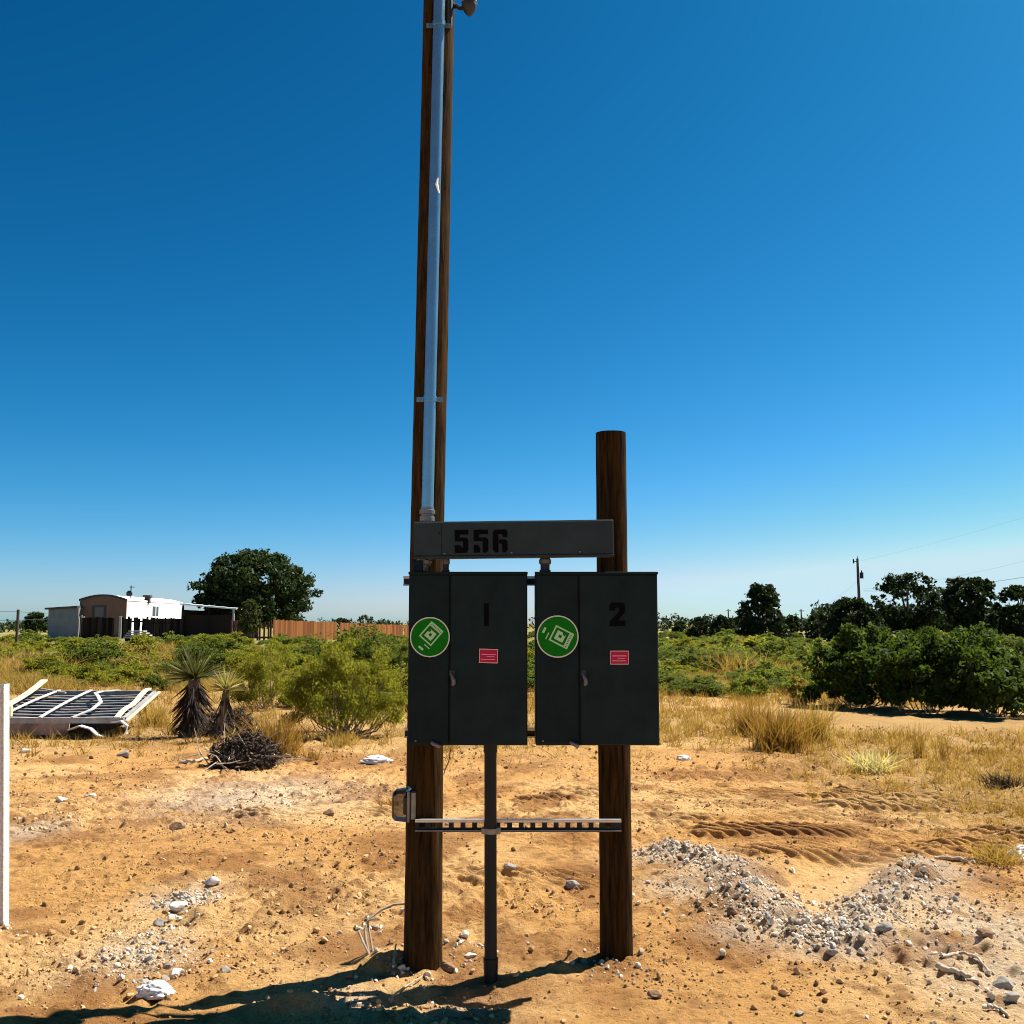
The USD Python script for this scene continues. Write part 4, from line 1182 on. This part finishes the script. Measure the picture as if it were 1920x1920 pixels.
# ------------------------------------------------------------------ trees
def tree(name, label, x0, x1, y0, y1, Yd, mt, seed, nblob=14, nleaf=9000, leaf=0.16, shape='round', gap=0.3, group=None, trunk_h=0.25):
    r0 = np.random.default_rng(seed)
    cx = (x0 + x1) / 2
    b = at(cx, y1, Yd)
    zt_ = at(cx, y0, Yd)[2]
    b[2] = -0.1
    H = zt_
    W = (x1 - x0) / FOCAL * Yd / 2
    nc = nblob * 16
    bc = []
    while len(bc) < nc:
        u, th, q = r0.uniform(0, 1), r0.uniform(0, 2 * PI), r0.uniform(0.1, 1) ** 0.45
        wf = {'round': math.sqrt(max(0.03, 1 - (2 * u - 0.85) ** 2 * 0.76)), 'cone': 1.2 * (1.0 - 0.7 * u ** 1.6) * (0.75 + 0.25 * min(1, u * 6)), 'umbrella': math.sqrt(max(0.05, 1 - (1.75 * u - 1.0) ** 2 * 1.35)) * (0.7 + 0.3 * u)}[shape]
        wf *= 1.12 * (1 + 0.42 * (meshkit.noise(np.array([[math.cos(th) * 1.4 + seed, math.sin(th) * 1.4, u * 4.0]]), seed)[0] - 0.6))
        c = np.array([math.cos(th) * W * wf * q, math.sin(th) * W * wf * q, H * (trunk_h + (0.985 - trunk_h) * u)])
        if meshkit.noise(c[None] * (1.7 / W) + seed * 7.0, seed + 5)[0] < gap:
            continue
        bc.append(c)
    bc = np.array(bc)
    lf = leaves(crown_points(r0, nleaf, bc, W * 0.15 * r0.uniform(0.45, 1.4, nc)), leaf, r0, 0.55)
    t = thing(name, label, 'tree', b, group)
    part(t, 'crown', lf, mt, local=True)
    tb = [tube([(0, 0, 0), (W * 0.03, 0, H * 0.3), (0, 0, H * 0.8)], [W * 0.07 + 0.05, W * 0.055 + 0.03, 0.03], 8)]
    for k in range(min(8, len(bc))):
        z0 = H * r0.uniform(0.15, 0.5)
        tb.append(tube([(0, 0, z0), bc[k] * 0.5 + (0, 0, z0 * 0.4), bc[k]], [W * 0.035 + 0.02, W * 0.025 + 0.015, 0.02], 6))
    part(t, 'trunk', cat_(tb), 'bark', local=True, smooth=60)


tree('shade_tree', 'big dark spreading tree behind the shed roof at left', 376, 574, 1034, 1196, 99, 'tree_leaf', 201, 26, 26000, 0.20, 'round', 0.30, trunk_h=0.16)
tree('shade_tree', 'olive young tree under the edge of the big dark tree', 446, 488, 1122, 1196, 80, 'tree_leaf_olive', 202, 10, 3500, 0.12, 'round', 0.30)
tree('shade_tree', 'small round tree far left between fence post and grey shed', 44, 88, 1147, 1184, 125, 'tree_leaf', 203, 9, 2600, 0.18, 'round', 0.30)
tree('cypress_tree', 'lone cone shaped dark tree right of cabinet 2', 1388, 1472, 1094, 1194, 76, 'tree_leaf_deep', 204, 20, 11000, 0.13, 'cone', 0.22, trunk_h=0.03)
tree('shade_tree', 'low dark tree left of the lone cone shaped tree', 1290, 1336, 1158, 1192, 95, 'tree_leaf_deep', 205, 8, 3000, 0.14, 'round', 0.30, trunk_h=0.04)
tree('shade_tree', 'rounded dark tree touching the foot of the cone shaped tree', 1334, 1376, 1152, 1192, 92, 'tree_leaf_deep', 206, 9, 3000, 0.14, 'round', 0.30, trunk_h=0.04)
tree('shade_tree', 'bushy dark tree at the foot of the far utility pole', 1542, 1648, 1122, 1196, 78, 'tree_leaf_deep', 207, 16, 9000, 0.14, 'round', 0.30, trunk_h=0.04)
tree('pine_tree', 'tall open pine with sky showing through its crown', 1640, 1768, 1076, 1196, 72, 'tree_leaf_deep', 208, 22, 11000, 0.13, 'umbrella', 0.42, trunk_h=0.14)
tree('pine_tree', 'dense dark pine right of the open pine', 1768, 1874, 1082, 1196, 68, 'tree_leaf_deep', 209, 20, 12000, 0.14, 'umbrella', 0.26, trunk_h=0.05)
tree('pine_tree', 'dark tree cut by the right edge of the picture', 1866, 1960, 1097, 1196, 68, 'tree_leaf', 210, 16, 7500, 0.14, 'round', 0.40, trunk_h=0.04)
tree('shade_tree', 'low tree right beside the cone shaped tree', 1462, 1506, 1153, 1194, 90, 'tree_leaf', 211, 8, 2600, 0.14, 'round', 0.30, trunk_h=0.04)
tree('shade_tree', 'small tree between far thin poles and the bushy tree', 1510, 1556, 1150, 1194, 88, 'tree_leaf_deep', 212, 8, 2600, 0.14, 'round', 0.30, trunk_h=0.04)
tree('shade_tree', 'lowest dark tree just right of cabinet 2', 1262, 1292, 1163, 1190, 100, 'tree_leaf', 213, 6, 1600, 0.15, 'round', 0.30, trunk_h=0.04)
tree('shade_tree', 'small far treetop above the orange fence, left one', 622, 658, 1158, 1190, 140, 'tree_leaf', 214, 6, 1500, 0.16, 'round', 0.30, trunk_h=0.04)
tree('shade_tree', 'small far treetop above the orange fence, right one', 668, 702, 1152, 1190, 140, 'tree_leaf', 215, 6, 700, 0.16, 'round', 0.30, trunk_h=0.04)
tree('shade_tree', 'dark tree filling the gap below the two pines', 1700, 1800, 1140, 1196, 82, 'tree_leaf_deep', 216, 10, 4500, 0.15, 'round', 0.30, trunk_h=0.04)


# far line of low trees along the horizon, one dark mass
r_ = np.random.default_rng(231)
cl3 = []
for xa, xb, Yq, hq, cnt in ((1225, 1990, 190, 3.2, 420), (1530, 1990, 110, 3.6, 360), (-80, 100, 170, 2.2, 90), (600, 1000, 230, 2.6, 160)):
    px_ = r_.uniform(xa, xb, cnt)
    yy = Yq * r_.uniform(0.92, 1.25, cnt)
    hh = hq * (0.35 + 0.9 * noise2(px_, 0 * px_, 0.02, 33, 3))
    cl3.append(np.stack([(px_ - 960) / FOCAL * yy, yy, hh * r_.uniform(0.05, 1, cnt)], 1))
cl3 = np.vstack(cl3)
single('far_trees', leaves(crown_points(r_, 26000, cl3, np.full(len(cl3), 1.1)), 0.3, r_, 0.55), 'tree_leaf_deep', 'low dark line of far trees along the horizon', 'trees', kind='stuff')


# ------------------------------------------------------------------ mobile home, sheds, fences
def px_x(px, Yd):
    return (px - 960) / FOCAL * Yd


YH = 100.0
hx0, hx1 = px_x(153, YH), px_x(240, YH)
zw, zr = at(200, 1127, YH)[2], at(200, 1118, YH)[2]
Lh = 17.0
t = thing('mobile_home', 'mobile home with brown end wall and bright white long side', 'house', (hx0, YH, 0))
w = hx1 - hx0
arch = [(hx0 + w * u, zw + (zr - zw) * math.sin(u * PI) ** 0.9) for u in np.linspace(0, 1, 13)]
part(t, 'end_wall', prism(Polygon([(hx0, 0.3)] + [(x_, z_) for x_, z_ in arch] + [(hx1, 0.3)]), YH, YH + 0.15), 'brown_siding')
sw = part(t, 'side_wall', box(hx1 - 0.15, hx1, YH + 0.151, YH + Lh, 0.3, zw), 'white_siding')
part(t, 'side_wall', box(hx0, hx0 + 0.15, YH + 0.151, YH + Lh, 0.3, zw), 'white_siding')
roof = Polygon([(x_ + (x_ - (hx0 + hx1) / 2) * 0.02, z_ + 0.03) for x_, z_ in arch] + [(x_ + (x_ - (hx0 + hx1) / 2) * 0.02, z_ + 0.14) for x_, z_ in arch[::-1]])
rf = part(t, 'roof', prism(roof, YH + 0.05, YH + Lh + 0.1), 'roof_white')
part(t, 'gable_trim', prism(Polygon([(x_ + (x_ - (hx0 + hx1) / 2) * 0.025, z_ + 0.0) for x_, z_ in arch] + [(x_ + (x_ - (hx0 + hx1) / 2) * 0.025, z_ + 0.2) for x_, z_ in arch[::-1]]), YH - 0.12, YH + 0.04), 'roof_dark')
part(t, 'skirting', box(hx0 + 0.1, hx1 - 0.1, YH + 0.1, YH + Lh - 0.1, -0.1, 0.3), 'roof_dark')
c = at(187, 1147, YH)
wn = part(t, 'window', box(c[0] - 0.55, c[0] + 0.55, YH - 0.03, YH + 0.01, c[2] - 0.55, c[2] + 0.5), 'window_dark')
part(wn, 'frame', prism(sbox(c[0] - 0.72, c[2] - 0.6, c[0] + 0.62, c[2] + 0.6).difference(sbox(c[0] - 0.5, c[2] - 0.5, c[0] + 0.4, c[2] + 0.45)), YH - 0.06, YH - 0.032), 'roof_dark')
yw = YH + 8.2
wn = part(t, 'window', box(hx1 - 0.01, hx1 + 0.03, yw - 0.9, yw + 0.9, 2.25, 3.25), 'window_dark')
part(wn, 'mullion', box(hx1 + 0.031, hx1 + 0.05, yw - 0.08, yw + 0.08, 2.25, 3.25), 'roof_white')
v1 = at(277, 1124, YH + 6)
part(rf, 'roof_vent', cat_([box(v1[0] - 0.25, v1[0] + 0.25, YH + 5.8, YH + 6.2, zw - 0.1, zw + 0.55), box(v1[0] - 0.4, v1[0] + 0.35, YH + 5.6, YH + 6.4, zw + 0.5, zw + 0.75, 0.05)]), 'roof_dark')
m0 = at(246, 1098, YH + 2)
md = at(243, 1115, YH + 2)
an = part(rf, 'antenna_mast', tube([(m0[0], YH + 2, zw - 0.05), (m0[0], YH + 2, m0[2])], 0.05, 6), 'dark_metal')
part(an, 'dish', trimesh.creation.icosphere(2, 1.0).apply_scale((0.32, 0.12, 0.3)).apply_translation((md[0], YH + 1.9, md[2] + 0.1)), 'dark_metal', smooth=True)
part(an, 'cross_arm', box(m0[0] - 0.15, m0[0] + 0.35, YH + 1.98, YH + 2.02, m0[2] - 0.18, m0[2] - 0.12), 'dark_metal')

YS2 = 99.0
sx0, sx1 = px_x(95, YS2), px_x(153, YS2) - 0.1
za = at(120, 1142, YS2)[2]
t = thing('grey_shed', 'plain grey lean-to shed against the left of the mobile home', 'shed', (sx0, YS2, 0))
part(t, 'wall', prism(Polygon([(sx0, -0.1), (sx1, -0.1), (sx1, za + 0.12), (sx0, za - 0.05)]), YS2, YS2 + 4), 'grey_siding')
part(t, 'roof', prism(Polygon([(sx0 - 0.25, za - 0.05), (sx1, za + 0.125), (sx1, za + 0.32), (sx0 - 0.25, za + 0.12)]), YS2 - 0.3, YS2 + 4.2), 'roof_dark')

YK = 90.0
kx0, kx1 = px_x(343, YK), px_x(447, YK)
kz0, kz1 = at(343, 1134, YK)[2], at(447, 1143, YK)[2]
t = thing('open_shed', 'open lean-to shed with pale sloping roof and dark inside', 'shed', (kx0, YK, 0))
part(t, 'roof', prism(Polygon([(kx0 - 0.1, kz0), (kx1, kz1), (kx1, kz1 + 0.13), (kx0 - 0.1, kz0 + 0.14)]), YK - 0.2, YK + 5), 'roof_white')
part(t, 'back_wall', box(kx0, kx1, YK + 4.6, YK + 4.8, -0.1, kz1 - 0.05), 'board_dark')
part(t, 'side_wall', box(kx0, kx0 + 0.12, YK, YK + 4.59, -0.1, kz1 - 0.02), 'board_dark')
for u in (0.03, 0.5, 0.94):
    xx = kx0 + (kx1 - kx0) * u
    part(t, 'post', box(xx - 0.07, xx + 0.07, YK - 0.1, YK + 0.04, -0.1, kz0 + (kz1 - kz0) * u - 0.02), 'board_grey' if u > 0.9 else 'board_dark')
part(t, 'front_boarding', box(kx0 + 0.25, kx0 + (kx1 - kx0) * 0.9, YK + 0.3, YK + 0.36, -0.1, 2.2), 'board_dark')


def board_fence(name, label, runs, mt, thick=0.03, rails=True):
    """runs: (start point, end point, count, top z at the start, at the end, board width, jitter, skip)."""
    s0 = runs[0][0]
    t = thing(name, label, 'fence', (s0[0], s0[1], 0))
    r0 = np.random.default_rng(len(label))
    for (a, b, n, z0, z1, bw, jit, skip, m_) in runs:
        a, b = np.array(a, float), np.array(b, float)
        dv = (b - a) / np.linalg.norm(b - a)
        ang = math.atan2(dv[1], dv[0])
        for k in range(n):
            if k in skip:
                continue
            c = a + (b - a) * (k + 0.5) / n
            zt2 = z0 + (z1 - z0) * (k + 0.5) / n + r0.uniform(-jit, jit)
            m = box(-bw / 2, bw / 2, -thick / 2 + r0.uniform(-0.008, 0.008), thick / 2, -0.7, zt2)
            m.apply_transform(trimesh.transformations.rotation_matrix(ang, (0, 0, 1)))
            m.apply_translation((c[0], c[1], 0))
            part(t, 'board', m, m_)
        if rails:
            L = np.linalg.norm(b - a)
            for zz_ in (0.35, min(z0, z1) - 0.3):
                m = box(0, L, thick / 2 + 0.01, thick / 2 + 0.06, zz_ - 0.05, zz_ + 0.05)
                m.apply_transform(trimesh.transformations.rotation_matrix(ang, (0, 0, 1)))
                m.apply_translation((a[0], a[1], 0))
                part(t, 'rail', m, mt)
    return t


YD = 93.0
XY = lambda px, Yd: (px_x(px, Yd), Yd)
z_d = at(300, 1158, YD)[2]
board_fence('board_fence', 'dark weathered board fence in front of the mobile home', [
    (XY(157, YD), XY(219, YD), 16, z_d, z_d, 0.188, 0.04, (), 'board_dark'),
    (XY(232, YD), XY(290, YD), 15, z_d, z_d - 0.05, 0.185, 0.12, (5, 9), 'board_dark'),
    (XY(290, YD), XY(344, YD - 3), 21, z_d - 0.03, z_d - 0.1, 0.188, 0.05, (), 'board_dark')], 'board_dark')
z_b = at(470, 1163, 84)[2]
board_fence('board_fence', 'brown gappy board fence in shade under the big tree', [(XY(436, 84), XY(513, 82.5), 19, z_b, z_b - 0.1, 0.165, 0.06, (11, 14, 16), 'board_brown')], 'board_brown')
a_ = np.array(XY(515, 80.0))
b_ = a_ + np.array([0.60, 0.80]) * 22
board_fence('board_fence', 'sunlit orange board fence beyond the creosote shrub', [(a_, b_, 120, at(515, 1162, 80)[2], at(790, 1176, b_[1])[2], 0.172, 0.045, (37, 38, 81), 'board_orange')], 'board_orange')
# pale posts and junk by the fence
for px0, px1, py0, py1, Yd, lb in ((146, 149, 1157, 1180, 95, 'leftmost of three pale pickets beside the grey shed'), (151, 154, 1155, 1180, 95.2, 'middle of three pale pickets beside the grey shed'), (155, 158, 1157, 1180, 95.4, 'rightmost of three pale pickets beside the grey shed'), (222, 228, 1156, 1188, 91.5, 'pale grey gate post in the dark board fence')):
    a, b = at(px0, py1, Yd), at(px1, py0, Yd)
    single('pale_post', cat_([box(a[0], b[0], Yd, Yd + 0.1, -0.1, b[2], 0.02), box(a[0] - 0.02, b[0] + 0.02, Yd - 0.02, Yd + 0.12, b[2], b[2] + 0.04, 0.01)]), 'board_grey', lb, 'post')
t = thing('pallet_stack', 'low stack of weathered grey boards before the dark fence', 'boards', (*XY(262, 78), 0))
for k in range(4):
    a, b = px_x(240 + 3 * k, 78), px_x(292 - 5 * k, 78)
    part(t, 'board', box(a, b, 78 - 0.4, 78 + 0.4, 0.35 + 0.16 * k, 0.44 + 0.16 * k), 'board_grey')
for u in (0.1, 0.9):
    xx = px_x(240 + 50 * u, 78)
    part(t, 'bearer', box(xx - 0.08, xx + 0.08, 77.65, 78.35, -0.1, 0.348), 'board_dark')
# wire fence at the far left
pf = at(31, 1196, 58)
t = thing('wire_fence', 'dark fence post with wires at the far left of the scrub', 'wire fence', pf)
part(t, 'post', tube([(pf[0], 58, -0.1), (pf[0] + 0.02, 58, at(31, 1143, 58)[2])], 0.085, 8), 'bark', smooth=60)
for py in (1147, 1163):
    z = at(31, py, 58)[2]
    part(t, 'wire', tube([(px_x(-80, 58), 57, z), (pf[0], 58.05, z), (px_x(98, 90), 90, z + 0.2)], 0.012, 5), 'wire')

# ------------------------------------------------------------------ far utility poles and wires
def far_pole(label, px, py0, py1, Yd, rad, arms):
    a = at(px, py1, Yd)
    zt_ = at(px, py0, Yd)[2]
    t = thing('far_utility_pole', label, 'utility pole', (a[0], Yd, 0))
    part(t, 'shaft', tube([(a[0], Yd, -0.1), (a[0] - 0.05, Yd, zt_)], [rad * 1.2, rad * 0.8], 8), 'bark', smooth=60)
    if arms:
        zc_ = at(px, 1079, Yd)[2]
        tr_ = trimesh.creation.cylinder(0.17, 0.6, sections=14)
        tr_.apply_translation((a[0] + 0.28, Yd - 0.1, zc_))
        tf = part(t, 'transformer', tr_, 'dark_metal', smooth=40)
        part(tf, 'bushing', tube([(a[0] + 0.28, Yd - 0.1, zc_ + 0.3), (a[0] + 0.28, Yd - 0.1, zc_ + 0.5)], 0.05, 6), 'dark_metal')
        part(t, 'bracket', box(a[0] - 0.45, a[0], Yd - 0.04, Yd + 0.04, zt_ - 0.35, zt_ - 0.27), 'bark')
        part(t, 'insulator', box(a[0] - 0.5, a[0] - 0.38, Yd - 0.05, Yd + 0.05, zt_ - 0.5, zt_ - 0.05, 0.02), 'dark_metal')
        part(t, 'pin', tube([(a[0] - 0.03, Yd, zt_ - 0.05), (a[0] - 0.03, Yd, zt_ + 0.25)], 0.03, 6), 'dark_metal')
    else:
        part(t, 'crossarm', box(a[0] - 0.5, a[0] + 0.5, Yd - 0.06, Yd + 0.06, zt_ - 0.4, zt_ - 0.28), 'bark')


far_pole('far utility pole with transformer rising above the dark trees', 1614, 1047, 1196, 100, 0.15, True)
far_pole('tiny distant utility pole, right one of the thin pair', 1504, 1142, 1192, 190, 0.14, False)
far_pole('tiny distant utility pole, left one of the thin pair', 1494, 1149, 1192, 210, 0.13, False)
far_pole('tiny distant utility pole above the rounded dark tree', 1367, 1142, 1192, 200, 0.13, False)


def span(label, a, b, sag, rad, mt):
    u = np.linspace(0, 1, 30)[:, None]
    p = a * (1 - u) + b * u
    p[:, 2] -= (4 * sag * u * (1 - u))[:, 0]
    single('overhead_wire', tube(p, rad, 5), mt, label, 'wire')


P0 = at(1612, 1052, 100)
span('highest faint overhead wire rising to the right edge', P0, at(2100, 914, 62), 0.25, 0.004, 'wire_pale')
span('middle overhead wire passing above the pines', at(1619, 1104, 100), at(2100, 1001, 62), 0.6, 0.005, 'wire_pale')
span('lowest and thickest overhead wire passing the pine tops', at(1619, 1108, 100.1), at(2100, 1050, 58), 0.5, 0.013, 'wire')
span('faint wire sloping from the far pole to the thin distant pair', at(1608, 1090, 100), at(1500, 1143, 190), 1.0, 0.006, 'wire_pale')
